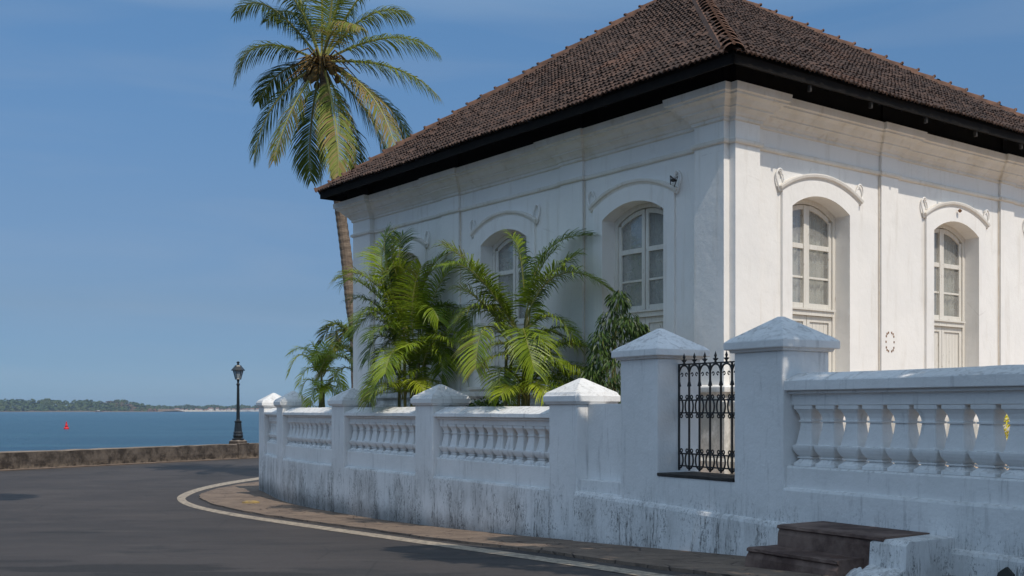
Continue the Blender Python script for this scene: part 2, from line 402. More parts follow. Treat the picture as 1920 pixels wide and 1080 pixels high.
# pavement between kerb edge and wall foot
kedge = [(560,897),(480,906),(430,913),(388,924),(374,932),(384,941),(430,955),(500,968),(580,979),(680,993),(790,1009),(930,1026),(1080,1046),(1230,1066),(1360,1083),(1540,1110)]
K = catmull([on_ground(*p) for p in kedge], 5)
def foot_near(p):
    best = None
    for a, b in zip(FOOT[:-1], FOOT[1:]):
        ab = b-a; t = max(0, min(1, (Vector(p.xy)-a).dot(ab)/ab.length_squared)); q = a+ab*t
        dd = (q-Vector(p.xy)).length
        if best is None or dd < best[0]: best = (dd, q)
    return best[1]
foots = []
m = len(K); path = [P1b + (P1a-P1b)*.0]
for i, p in enumerate(K):
    q = foot_near(p); foots.append(Vector((q.x, q.y, 0)))
# keep feet monotone along wall
KJ = [p + Vector((random.uniform(-.04,.04), random.uniform(-.04,.04), 0)) for p in K]
FI = [f + Vector((.15, .1, 0)) for f in foots]
tag(ribbon('pavement', KJ, FI, 8, .035, M['paving']), 'cracked reddish brown stone pavement at the foot of the white wall', kind='structure')
mb = MB()
for a, b in zip(KJ[:-1], KJ[1:]):
    mb.add([(a.x,a.y,g(a.y)-.02),(b.x,b.y,g(b.y)-.02),(b.x,b.y,g(b.y)+.036),(a.x,a.y,g(a.y)+.036)], [(0,1,2,3)])
tag(mb.build('kerb', M['paving']), 'low broken edge of the stone pavement', kind='structure')
# strip of worn tarmac between line and pavement is road; courtyard behind wall
mb = MB()
inn = [st(-9,-.35), st(13.4,-.35), P2a-Vector((-D.y,D.x))*.35, P1a+Vector((.35,.1)), P1b+Vector((.4,0))]
yard = [(p.x, p.y) for p in inn] + [(3,46),(30,42),(34,8),(14,2)]
mb.add([(x,y,1.3) for x,y in yard], [tuple(range(len(yard)))])
tag(mb.build('courtyard_ground', M['court']), 'raised sandy brown courtyard around the white house', kind='structure')

# ---------------------------------------------------------------- sea wall
sw = empty('sea_wall', (SW_A.x, SW_A.y, 0), math.atan2(SW_D.y, SW_D.x))
tag(sw, 'low dark weathered stone sea wall between road and water', 'wall')
mb = MB(); rr = random.Random(3)
N = 160; rings = []
for i in range(N+1):
    x = -45 + i*.6
    j = lambda s: rr.uniform(-s, s)
    h = .68 + j(.012) - (.05 if 73 < i < 75 else 0)
    rings.append([(x,-.0+j(.012),-.1),(x,-.02+j(.02),.25),(x,j(.012),h-.03),(x,.03,h+j(.008)),(x,.5,h+j(.008)),(x,.55,h-.03),(x,.60,-3)])
mb.loft(rings, True)
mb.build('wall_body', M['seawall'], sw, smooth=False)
mb = MB(); rings = []
for i in range(N+1):
    x = -45+i*.6; w_ = .13+rr.uniform(-.05,.05)
    rings.append([(x,-.02,.03),(x,-w_*.4,.022),(x,-w_,.006)])
mb.loft(rings, False, False)
mb.build('foot_gravel', M['paving'], sw)
# pedestal pier carrying lamp
lx = None
for k in range(2000):
    a = -5+k*.02; p = swp(a, 0)
    if (p.x/p.y)*F_PX+960 > 454: lx = a; break
mb = MB(); mb.loft([[(lx+x*(1+rr.uniform(-.08,.08)), y*(1+rr.uniform(-.05,.05)), z) for x,y in ((-.32,-.1),(.36,-.1),(.36,.62),(-.32,.62))] for z in (-.05,.25,.5,.72)])
mb.build('lamp_pier', M['seawall'], sw, bevel=.03)
mb = MB(); mb.squares([(.3,.72),(.3,.80),(.22,.86)], lx, .28); mb.build('pier_cap', M['seawall'], sw, bevel=.02)

# street lamp
lp = swp(lx, -.28); lamp = empty('street_lamp', (lp.x, lp.y, .86), .3)
tag(lamp, 'black cast iron street lamp with glass lantern standing on the sea wall', 'street lamp')
mb = MB(); mb.lathe([(.28,0),(.28,.06),(.22,.10),(.24,.20),(.21,.30),(.235,.34),(.19,.40),(.17,.60),(.15,.80),(.17,.84),(.17,.88),(.10,.93)], n=12)
mb.build('base', M['lampiron'], lamp, smooth=False)
mb = MB(); mb.lathe([(.085,.9),(.10,.93),(.085,.98),(.072,1.6),(.058,2.55),(.08,2.58),(.08,2.64),(.05,2.68),(.05,2.75),(.07,2.80),(.05,2.84)], n=10)
mb.build('pole', M['lampiron'], lamp)
mb = MB()
for s in range(6):
    a = s*math.pi/3; c, d_ = math.cos(a), math.sin(a)
    mb.tube([(c*.13,d_*.13,2.86),(c*.235,d_*.235,3.26)], .013, 5)
mb.lathe([(.13,2.84),(.15,2.86),(.14,2.88)], n=6); mb.lathe([(.24,3.25),(.27,3.27),(.25,3.29)], n=6)
lf = mb.build('lantern_frame', M['lampiron'], lamp)
mb = MB(); mb.loft([[(r*math.cos(s*math.pi/3), r*math.sin(s*math.pi/3), z) for s in range(6)] for r, z in ((.122,2.87),(.225,3.25))]); mb.build('pane', M['lampglass'], lf)
mb = MB(); mb.lathe([(.32,3.26),(.31,3.30),(.17,3.46),(.15,3.50),(.10,3.52),(.05,3.55),(.04,3.59),(.075,3.62),(.075,3.66),(.03,3.69),(.0,3.71)], n=6)
mb.build('lantern_roof', M['lampiron'], lamp)

# ---------------------------------------------------------------- buoy
bp = at(124.5, 806, 219); bu = empty('buoy', (bp.x, bp.y, -1.5))
tag(bu, 'small bright red conical buoy floating on the bay', 'buoy')
mb = MB(); mb.lathe([(.3,-.3),(.48,-.1),(.50,.22),(.42,.38),(.30,.42)], n=14); mb.build('float', M['red'], bu, smooth=True)
mb = MB(); mb.lathe([(.30,.40),(.24,.8),(.13,1.15),(.13,1.2),(.17,1.22),(.0,1.55)], n=10); mb.build('topmark', M['red'], bu, smooth=True)

# ---------------------------------------------------------------- far shore
def land(name, pts, h, mat, label, dep):
    mb = MB(); n = len(pts); rg = []
    for i, (px, Y) in enumerate(pts):
        X = (px-960)/F_PX*Y; e = 0.15 if i in (0, n-1) else 1
        rg.append([(X,Y,-2.1),(X,Y+12,-1.1),(X,Y+40,-.6+h*.4*e),(X,Y+dep*.5,h*e),(X,Y+dep,-2.1)])
    mb.loft(rg, False, False); return tag(mb.build(name, mat, smooth=True), label, kind='structure')
land('island', [(-900,2300),(-700,2300),(-400,2330),(-200,2350),(0,2400),(120,2400),(250,2420),(296,2440),(300,2450)], 5, M['soil'], 'low wooded headland across the bay', 220)
land('far_shore', [(-1500,3300),(-900,3300),(0,3200),(200,3000),(290,2900),(360,2900),(480,2950),(800,3000),(1500,3100),(2200,3200),(3200,3300)], 2.5, M['sand'], 'distant pale sandy shore of the bay', 240)
def clump(mb, x, y, z, r, h, rnd, n=16):
    mb.cur = min(1, max(0, mb.base + rnd.uniform(-.22,.22)))
    for _ in range(n):
        th = rnd.uniform(0, 6.28); ph = rnd.uniform(-.2, 1.5)
        c = Vector((x+r*math.cos(th)*math.cos(ph), y+r*math.sin(th)*math.cos(ph), z+h*math.sin(ph)))
        nn = Vector((math.cos(th)*math.cos(ph)+rnd.uniform(-.5,.5), math.sin(th)*math.cos(ph)+rnd.uniform(-.5,.5), math.sin(ph)+rnd.uniform(-.3,.5))).normalized()
        a = nn.orthogonal().normalized()*r*rnd.uniform(.35,.65); b = nn.cross(a)*rnd.uniform(.6,1)
        mb.add([c-a*.9-b*.5, c+a*.3-b, c+a+b*.3, c-a*.2+b], [(0,1,2,3)])
mb = MB(); rr = random.Random(11)
for i in range(2900):
    px = rr.uniform(-880, 292); dep = rr.random()**1.3
    Y = 2310+ (px+900)/1200*130 + 14 + dep*100
    fade = 1 if px < 240 else max(.30, 1-(px-240)/70)
    hill = (.94+.06*math.sin(px*.021+1.0)+.05*math.sin(px*.09)+.04*math.sin(px*.23))*fade
    x = (px-960)/F_PX*Y
    mb.base = .35 + .25*math.sin(px*.05+dep*5) + (.55 if 195<px<290 and rr.random()<.35 else 0)
    r = rr.uniform(3.5, 7)
    clump(mb, x, Y, -1.5+(1.5+23*dep**.75)*hill, r, r*rr.uniform(.6,1.0), rr, 14)
tag(mb.build('woodland', M['wood_far'], recalc=False, attr='shade'), 'dense green wood covering the headland across the bay', 'woodland', kind='stuff')
mb = MB()
for i in range(1500):
    px = rr.uniform(286, 560) if i < 1000 else rr.uniform(560, 2400)
    Y = 2990+rr.uniform(30,170); x = (px-960)/F_PX*Y
    mb.base = .2+.2*math.sin(px*.11); r = rr.uniform(3, 6.5)
    clump(mb, x, Y, 2+rr.uniform(0,11)*(.8+.2*math.sin(px*.13)), r, r*rr.uniform(.5,1.0), rr, 11)
tag(mb.build('palm_grove', M['wood_far'], recalc=False, attr='shade'), 'distant dark band of palms along the far shore', 'woodland', kind='stuff')
hp = None; rr = random.Random(5)
for i in range(34):
    px = 330 + i*4.6 + rr.uniform(-1.5,1.5)
    if i < 8: px = 332+i*9
    Y = 2935+rr.uniform(0,25); X = (px-960)/F_PX*Y
    if hp is None:
        hp = empty('far_house', (X, Y, -.5))
        mb = MB(); mb.box(-4.5,4.5,-3,3,-.5,5); mb.build('wall', M['farwall'], hp)
        mb = MB(); mb.loft([[(-5,-3.6,4.9),(5,-3.6,4.9),(5,3.6,4.9),(-5,3.6,4.9)],[(-4.2,-.1,7),(4.2,-.1,7),(4.2,.1,7),(-4.2,.1,7)]]); mb.build('roof', M['farroof'], hp)
        h = hp
    else: h = copy_tree(hp)
    h.location = (X, Y, -.3); s = rr.uniform(.55,1.1); h.scale = (s*rr.uniform(.6,1.4), 1, s*rr.uniform(.7,1.3))
    tag(h, 'tiny pale house in the row along the far shore', 'house', 'houses along the far shore')
bt = empty('fishing_boat', ((186-960)/F_PX*2250, 2250, -1.5))
tag(bt, 'tiny reddish boat lying off the wooded headland', 'boat')
mb = MB(); mb.loft([[(x,-w_,1.6+k),(x,-w_*.6,-.2),(x,w_*.6,-.2),(x,w_,1.6+k)] for x,w_,k in ((-8,.3,1.4),(-5,1.6,.4),(0,2,0),(5,1.7,.3),(8,.4,1.2))]); mb.build('hull', M['farroof'], bt)
mb = MB(); mb.box(-4,1,-1,1,1.5,3.4); mb.build('cabin', M['farwall'], bt)

# ---------------------------------------------------------------- yellow kerb blobs on the pavement
for j, (px, py, s) in enumerate([(470,946,.22)]):
    p = on_ground(px, py)
    mb = MB(); mb.lathe([(s,-.02),(s*.95,.05),(s*.6,.075),(0,.08)], n=9)
    o = mb.build('painted_stone', M['yellow'], loc=(p.x, p.y, p.z+.02)); o.scale = (1,.5,1)
    tag(o, 'flat yellow painted stone on the pavement bend', 'stone')
# ================================================================ HOUSE
C0 = Vector((3.24, 16.5)); HA = math.atan2(.601, .799); W = 11.2
house = empty('white_house', (C0.x, C0.y, 1.3), HA)
tag(house, 'white colonial house with arched windows and dark clay tiled pyramid roof', 'house')
ZB = 1.3      # house local z = world z - 1.3
def zz(z): return z-ZB
PD = .12
pilR = [(0,.55),(3.72,4.20),(7.50,7.98),(10.6,W)]; pilL = [(0,.60),(3.30,3.90),(7.10,7.72),(10.55,W)]
winR = [2.13, 6.02, 9.48]; winL = [2.07, 5.62, 9.32]
PM = .05      # the middle pilasters stand less proud than the corner ones
def pdp(a, b): return PD if (a == 0 or b == W) else PM
# plan polygon, counter-clockwise in house frame (facade R: y=0, outward -y; L: x=0, outward -x)
plan = []
for a, b in pilR:
    q_ = pdp(a, b); plan += [(a,0),(a,-q_),(b,-q_),(b,0)] if a > 0 else [(0,0),(0,-q_),(b,-q_),(b,0)]
plan = plan[:-1]  # last pilaster: turn the corner
plan[-1] = (W,-PD)
plan += [(W+PD,-PD),(W+PD,.6),(W,.6),(W,W-.6),(W+PD,W-.6),(W+PD,W+PD),(W-.6,W+PD),(W-.6,W),(.6,W),(.6,W+PD)]
plan += [(-PD,W+PD)]
for a, b in reversed(pilL):
    if b == W: plan += [(-PD,a),(0,a)]
    elif a == 0: plan += [(0,b),(-PD,b),(-PD,0)]
    else: plan += [(0,b),(-PM,b),(-PM,a),(0,a)]
def clean(p):
    out = []
    for q in p:
        if not out or (abs(q[0]-out[-1][0])+abs(q[1]-out[-1][1])) > 1e-6: out.append(q)
    return out
plan = clean(plan)
def offset(poly, d):
    n = len(poly); out = []
    for i in range(n):
        a, b, c = poly[i-1], poly[i], poly[(i+1)%n]
        e1 = Vector((b[0]-a[0], b[1]-a[1])).normalized(); e2 = Vector((c[0]-b[0], c[1]-b[1])).normalized()
        n1 = Vector((e1.y,-e1.x)); n2 = Vector((e2.y,-e2.x))
        if abs(n1.dot(n2)) > .99: off = n1*d
        else: off = (n1+n2)*d
        out.append((b[0]+off.x, b[1]+off.y))
    return out
def sweep(mb, prof):
    mb.loft([[(x,y,z) for x,y in offset(plan, o)] for o, z in prof], False)
# cornice, string course, plinth
mb = MB(); sweep(mb, [(.002,zz(6.560)),(.03,zz(6.576)),(.03,zz(6.622)),(.05,zz(6.630)),(.07,zz(6.669)),(.12,zz(6.715)),(.14,zz(6.723)),(.14,zz(6.746)),(.17,zz(6.762)),(.22,zz(6.824)),(.27,zz(6.855)),(.29,zz(6.859)),(.29,zz(6.886)),(.33,zz(6.901)),(.34,zz(7.010)),(.0,zz(7.018))])
mb.build('cornice', M['trim'], house)
mb = MB(); sweep(mb, [(.002,zz(6.225)),(.035,zz(6.235)),(.045,zz(6.255)),(.045,zz(6.29)),(.002,zz(6.31))]); mb.build('string_course', M['trim'], house)
mb = MB(); sweep(mb, [(.002,zz(2.64)),(.11,zz(2.62)),(.13,zz(2.60)),(.13,zz(2.53)),(.10,zz(2.50)),(.06,zz(2.47)),(.06,zz(2.40)),(.09,zz(2.38)),(.09,zz(1.55)),(.13,zz(1.50)),(.13,zz(1.2))]); mb.build('plinth', M['house'], house)
# pilasters
for fac, pl in (('R', pilR), ('L', pilL)):
    for a, b in pl:
        mb = MB()
        if fac == 'R': mb.box(a, b+(PD-.004 if b == W else 0), -pdp(a,b), .0-.003 if a else 0, zz(2.2), zz(7.1))
        else: mb.box(-pdp(a,b), -.003 if a else 0, a, b+(PD-.004 if b == W else 0), zz(2.2), zz(7.1))
        mb.build('pilaster', M['house'], house)
# facade walls with arched openings
OW, ZS, ZT, Z0 = 1.46, 5.46, 5.68, 2.70     # opening width, springing, crown, sill
DEP = .30
hw = OW/2
def arc(h, zs, zt, n=14):
    r = (h*h+(zt-zs)**2)/(2*(zt-zs)); cz = zt-r; a0 = math.asin(h/r)
    return [(r*math.sin(-a0+2*a0*i/n), cz+r*math.cos(-a0+2*a0*i/n)) for i in range(n+1)]
ARC = arc(hw, ZS, ZT)
def facade(fac, wins):
    mb = MB(); Pm = (lambda s,o,z: (s,-o,zz(z))) if fac == 'R' else (lambda s,o,z: (-o,s,zz(z)))
    def rect(s0,s1,z0,z1): mb.add([Pm(s0,0,z0),Pm(s1,0,z0),Pm(s1,0,z1),Pm(s0,0,z1)], [(0,1,2,3)])
    zb, ztp = 1.3, 7.3; x = 0
    for c in wins:
        rect(x, c-hw, zb, ztp); rect(c-hw, c+hw, zb, Z0)
        for (xa,za),(xb,zb_) in zip(ARC[:-1], ARC[1:]):
            mb.add([Pm(c+xa,0,za),Pm(c+xb,0,zb_),Pm(c+xb,0,ztp),Pm(c+xa,0,ztp)], [(0,1,2,3)])
        ol = [(c-hw,Z0)]+[(c+a,b) for a,b in ARC]+[(c+hw,Z0)]
        for (a,b),(a2,b2) in zip(ol, ol[1:]+ol[:1]):
            mb.add([Pm(a,0,b),Pm(a2,0,b2),Pm(a2,-DEP-.08,b2),Pm(a,-DEP-.08,b)], [(0,1,2,3)])
        x = c+hw
    rect(x, W, zb, ztp)
    return mb.build('wall', M['house'], house, recalc=False)
facade('R', winR); facade('L', winL)
mb = MB(); mb.add([(W,0,0),(W,W,0),(W,W,6),(W,0,6),(0,W,0),(0,W,6)], [(0,1,2,3),(1,4,5,2)]); mb.build('wall', M['house'], house)
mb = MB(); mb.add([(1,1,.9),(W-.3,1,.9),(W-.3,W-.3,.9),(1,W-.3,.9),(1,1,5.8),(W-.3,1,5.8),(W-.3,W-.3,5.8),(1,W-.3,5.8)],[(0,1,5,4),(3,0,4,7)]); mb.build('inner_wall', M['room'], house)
# black band standing in for the shaded void between cornice and roof
mb = MB(); q = offset(plan, .10); mb.loft([[(x,y,zz(7.022)) for x,y in q],[(x,y,zz(7.60)) for x,y in q]], False); mb.build('eaves_shade_band', M['dark_wood'], house)

# one window, copied to the six openings (local x across, +y into wall)
def make_window():
    win = empty('window', (0,0,0), 0, house)
    # flat surround band
    mb = MB(); so = .235; P_ = .045
    outl = [(-hw-so,Z0-.02)]+[(x*(hw+so)/hw, z+.235) for x,z in arc(hw, ZS+.03, ZT+.06)]+[(hw+so,Z0-.02)]
    inl = [(-hw,Z0-.02)]+ARC+[(hw,Z0-.02)]
    n = len(outl)
    for i in range(n-1):
        a,b,c,d_ = outl[i],outl[i+1],inl[i+1],inl[i]
        mb.add([(a[0],-P_,zz(a[1])),(b[0],-P_,zz(b[1])),(c[0],-P_,zz(c[1])),(d_[0],-P_,zz(d_[1]))],[(0,1,2,3)])
        mb.add([(a[0],-P_,zz(a[1])),(b[0],-P_,zz(b[1])),(b[0],.0,zz(b[1])),(a[0],.0,zz(a[1]))],[(0,1,2,3)])
        mb.add([(d_[0],-P_,zz(d_[1])),(c[0],-P_,zz(c[1])),(c[0],.0,zz(c[1])),(d_[0],.0,zz(d_[1]))],[(0,1,2,3)])
    mb.build('surround', M['house'], win, recalc=False)
    # hood moulding
    A = arc(hw+.30, 5.69, 5.985, 20); mb = MB(); rg = []
    for i,(x,z) in enumerate(A):
        x0,z0 = A[max(i-1,0)]; x1,z1 = A[min(i+1,20)]; t = Vector((x1-x0, z1-z0)).normalized(); nn = Vector((-t.y,t.x))
        rg.append([(x+nn.x*o, y, zz(z+nn.y*o)) for o,y in ((-.045,0),(-.045,-.05),(-.02,-.06),(-.005,-.085),(.03,-.095),(.045,-.09),(.045,0))])
    mb.loft(rg); hood = mb.build('hood_moulding', M['trim'], win)
    # leaf shaped ears at both ends
    for s in (-1, 1):
        x0 = s*(hw+.30)
        pts = [Vector((x0+s*dx, 0, 5.69+dz)) for dx,dz in ((-.02,-.04),(.03,.06),(.07,.16),(.06,.25),(0,.31),(-.06,.29),(-.06,.22))]
        c1 = catmull(pts, 4); mb = MB()
        mb.tube([(p.x,-.035,zz(p.z)) for p in c1], [.019*(1-.4*i/(len(c1)-1)) for i in range(len(c1))], 7)
        pts = [Vector((x0+s*dx, 0, 5.69+dz)) for dx,dz in ((-.10,.06),(-.11,.15),(-.08,.24),(-.02,.29))]
        c1 = catmull(pts, 4); mb.tube([(p.x,-.03,zz(p.z)) for p in c1], .012, 5)
        mb.build('hood_ear', M['house'], win, smooth=True)
    # timber frame
    y0, y1 = DEP-.06, DEP+.04; mb = MB(); fw = .075
    inn = [(x*(hw-fw)/hw, z-fw) for x,z in ARC]
    ol = [(-hw+.002,Z0)]+[(x*.998,z-.002) for x,z in ARC]+[(hw-.002,Z0)]; il = [(-hw+fw,Z0)]+inn+[(hw-fw,Z0)]
    def band(mb, ol, il, y0, y1):
        for i in range(len(ol)-1):
            a,b,c,d_ = ol[i],ol[i+1],il[i+1],il[i]
            mb.add([(a[0],y0,zz(a[1])),(b[0],y0,zz(b[1])),(c[0],y0,zz(c[1])),(d_[0],y0,zz(d_[1]))],[(0,1,2,3)])
            mb.add([(d_[0],y0,zz(d_[1])),(c[0],y0,zz(c[1])),(c[0],y1,zz(c[1])),(d_[0],y1,zz(d_[1]))],[(0,1,2,3)])
    band(mb, ol, il, y0, y1)
    mb.box(-hw+fw+.002,hw-fw-.002,y0-.03,y1,zz(3.80),zz(3.88)); mb.box(-hw+fw,hw-fw,y0-.06,y1,zz(3.882),zz(3.91))
    mb.box(-hw+.004,hw-.004,y0-.16,y1,zz(2.70),zz(2.76))
    mb.build('frame', M['wood'], win, recalc=False)
    ya, yb = y0+.025, y0+.06
    zin = lambda x: ZT-fw-.01-(ZT-ZS)*(x/(hw-fw))**2
    for s in (-1, 1):
        mb = MB(); e = hw-fw-.004; st_ = .07; lo, hi = (.006, e)
        def X(a, b): return (min(s*a,s*b), max(s*a,s*b))
        mb.box(*X(lo,lo+st_),ya-(.012 if s<0 else 0),yb,zz(3.92),zz(zin(lo+st_)-.005)); mb.box(*X(hi-st_,hi),ya,yb,zz(3.92),zz(zin(hi)-.006))
        xs = [lo+st_+(hi-lo-2*st_)*i/8 for i in range(9)]
        for xa, xb in zip(xs[:-1], xs[1:]):
            za, zb2 = zin(xa), zin(xb)
            mb.add([(s*xa,ya,zz(za-.075)),(s*xb,ya,zz(zb2-.075)),(s*xb,ya,zz(zb2)),(s*xa,ya,zz(za)),(s*xa,yb,zz(za-.075)),(s*xb,yb,zz(zb2-.075))],[(0,1,2,3),(0,1,5,4)])
        mb.box(*X(lo+st_+.001,hi-st_-.001),ya+.002,yb,zz(3.92),zz(4.0))
        mb.box(*X(lo+st_+.001,hi-st_-.001),ya-.003,yb,zz(4.88),zz(4.96))
        mb.box(*X(lo+st_+.001,hi-st_-.001),ya+.006,yb-.004,zz(4.40),zz(4.435))
        cs = mb.build('casement', M['wood'], win, bevel=.004)
        mb = MB()
        ym = yb-.008
        mb.add([(s*(lo+st_),ym,zz(3.99)),(s*(hi-st_),ym,zz(3.99))]+[(s*x,ym,zz(zin(x)-.05)) for x in reversed(xs)],[tuple(range(11))])
        mb.build('pane', M['glass'], win, recalc=False)
        # lower solid shutter leaf with a recessed boarded panel
        mb = MB(); mb.box(*X(lo,lo+.075),ya-.004,yb,zz(2.765),zz(3.795)); mb.box(*X(hi-.075,hi),ya-.004,yb,zz(2.765),zz(3.795))
        mb.box(*X(lo+.076,hi-.076),ya-.004,yb,zz(3.70),zz(3.795)); mb.box(*X(lo+.076,hi-.076),ya-.004,yb,zz(2.765),zz(2.88))
        nb = 5
        for k in range(nb):
            a = lo+.078+(hi-lo-.156)*k/nb; mb.box(*X(a+.003,a+(hi-lo-.156)/nb-.003),ya+.02,yb,zz(2.883),zz(3.698))
        mb.build('shutter', M['wood'], win)
    mb = MB(); nW = 90; rg = []
    for i in range(nW+1):
        x = -hw+.03+(OW-.06)*i/nW; yy = DEP+.095+.028*math.sin(i*1.9)+.014*math.sin(i*.73+1)
        rg.append([(x,yy,zz(Z0+.1)),(x,yy+.01*math.sin(i*.4),zz(4.4)),(x,yy,zz(ZT-.02))])
    mb.loft(rg, False, False); mb.build('curtain', M['curtain'], win, smooth=True, recalc=False)
    # projecting sill below
    mb = MB(); mb.box(-hw-.30,hw+.30,-.16,-.046,zz(2.655),zz(2.71)); mb.box(-hw-.25,hw+.25,-.12,-.046,zz(2.60),zz(2.653)); mb.build('sill', M['trim'], win, bevel=.006)
    return win
w0 = make_window()
first = True
for s in winR:
    o = w0 if first else copy_tree(w0, house); first = False
    o.location = (s, 0, 0)
for s in winL:
    o = copy_tree(w0, house); o.location = (0, s, 0); o.rotation_euler = (0,0,-math.pi/2)
# thin painted cables / downpipes down the corners of the pilasters
for fac, s in (('R',3.70),('R',7.48),('L',3.28),('L',7.08),('L',10.53)):
    mb = MB(); pts = []
    for k in range(30):
        z = 2.65+(6.22-2.65)*k/29; j = random.uniform(-.003,.003)
        pts.append((s+j,-.018,zz(z)) if fac == 'R' else (-.018,s+j,zz(z)))
    mb.tube(pts, .008, 6); mb.build('cable', M['cable'], house)
# small bracket with wires on the left-facade hood
mb = MB(); bx = (-.16, 1.02, zz(5.86))
mb.box(-.17,-.11,1.0,1.05,zz(5.82),zz(5.86))
rr = random.Random(4)
for k in range(5):
    a = Vector((-.15, 1.02, zz(5.84))); mb.tube([a, a+Vector((rr.uniform(-.1,.02),rr.uniform(-.12,.12),rr.uniform(-.1,.14))), a+Vector((rr.uniform(-.08,.08),rr.uniform(-.16,.16),rr.uniform(-.15,.12)))], .007, 4)
mb.build('wall_bracket', M['sill'], house)
# dashed ring of rusty fixings left on the right facade
mb = MB(); 
for k in range(14):
    a = 2*math.pi*k/14; cx, cz = 3.96, zz(3.42); e = 3.2
    cc, ss = math.cos(a), math.sin(a); rx = .115*abs(cc)**(2/e)*(1 if cc>=0 else -1); rz_ = .16*abs(ss)**(2/e)*(1 if ss>=0 else -1)
    mb.box(cx+rx-.013,cx+rx+.013,-PM-.006,-PM+.002,cz+rz_-.017,cz+rz_+.017)
mb.build('anchor_ring', M['rust'], house)
mb = MB(); mb.lathe([(.0,-.03),(.035,0),(.035,.02),(0,.05)], 6.02, -.10, 8); o = mb.build('hook', M['rust'], house); o.location = (0,.0,zz(5.86))

# ---------------------------------------------------------------- roof
OV, ZE, ZA = .85, 7.23, 11.54; OB = .42
roof = empty('roof', (0,0,0), 0, house)
Ec = [Vector((-OV,-OV,zz(ZE))), Vector((W+OB,-OV,zz(ZE))), Vector((W+OB,W+OB,zz(ZE))), Vector((-OV,W+OB,zz(ZE)))]
mx = W/2; AP = Vector((mx-.55, mx, zz(ZA)))
rr = random.Random(21)
PIT, ROW = .106, .212
for fi in range(4):
    A, B = Ec[fi], Ec[(fi+1)%4]; u = (B-A).normalized(); L = (B-A).length
    foot = (AP-A).dot(u); v = (AP-A)-u*foot; V = v.length; v.normalize(); nn = u.cross(v).normalized()
    if nn.z < 0: nn = -nn
    mb = MB(); nr = int(V/ROW)+1
    prof = [(-.5,.0),(-.36,.004),(-.20,.021),(.0,.029),(.20,.021),(.36,.004),(.5,.0)]
    for r_ in range(nr):
        v0 = r_*ROW; fr = min(1, v0/V); ul = fr*foot; ur = L-fr*(L-foot)
        k0 = int(math.floor(ul/PIT)); k1 = int(math.ceil(ur/PIT))
        rowj = rr.uniform(-.01,.01)
        sag = .02*math.sin(r_*.5)
        for k in range(k0, k1):
            uc = (k+.5+(.5 if (r_ % 2 and fi == 0) else 0))*PIT
            if uc < ul+.02 or uc > ur-.02: continue
            mb.cur = rr.random()**1.3 if rr.random()<.95 else 1.0
            jv = rr.uniform(-.014,.014)+rowj; jn = rr.uniform(-.004,.006)+(rr.uniform(.008,.02) if rr.random()<.04 else 0); tilt = rr.uniform(-.006,.006)
            sg = -.03*math.sin(math.pi*(uc/L))*math.sin(math.pi*fr) + .012*math.sin(uc*1.3+r_*.4)
            def PT(du, vv, h): return A+u*(uc+du*PIT*1.02)+v*(v0+vv)+nn*(h+jn+sg+tilt*du)
            lo = [PT(x,-.035+jv-.02*abs(x), .040+h) for x,h in prof]; lip = [PT(x,-.032+jv, .010+h*.9) for x,h in prof]
            hi = [PT(x,ROW+.01+jv, .004+h) for x,h in prof]
            mb.add(lip+lo+hi, [(i,i+1,7+i+1,7+i) for i in range(6)]+[(7+i,7+i+1,14+i+1,14+i) for i in range(6)])
    mb.build('tiles', M['tile'], roof, recalc=False, attr='shade')
    # boarding under the tiles, fascia, rafters
    mb = MB(); d = nn*.02; e = nn*-.05
    mb.add([A-d, B-d, AP-d, A+e+v*.03, B+e+v*.03, AP+e],[(0,1,2),(3,4,5)])
    mb.build('boarding', M['dark_wood'], roof, recalc=False)
    outw = Vector((u.y,-u.x,0)); mb = MB()
    a, b = A-outw*.03, B-outw*.03; uu = u*.0
    mb.loft([[p+Vector((0,0,-.01)), p+Vector((0,0,-.15)), p-outw*.035+Vector((0,0,-.15)), p-outw*.035+Vector((0,0,-.01))] for p in (a+u*.03, b-u*.03)])
    mb.build('fascia', M['dark_wood'], roof)
    mb = MB(); k = 1.0
    while k < L-.9:
        p = A+u*k-outw*.09; q = p+v*1.15
        mb.loft([[x+u*-.035+Vector((0,0,-.06)), x+u*.035+Vector((0,0,-.06)), x+u*.035+Vector((0,0,-.17)), x-u*.035+Vector((0,0,-.17))] for x in (p,q)])
        k += .62
    mb.build('rafters', M['dark_wood'], roof)
    if fi == 0:
        k = 1.75
        while k < L-1:
            p = A+u*k-outw*.06; mb = MB()
            mb.loft([[x+u*-.02, x+u*.02, x+u*.02+Vector((0,0,-.09)), x-u*.02+Vector((0,0,-.09))] for x in (p+Vector((0,0,-.15)), p-outw*.05+Vector((0,0,-.15)))]); k += 1.5
            mb.build('gutter_hook', M['sill'], roof)
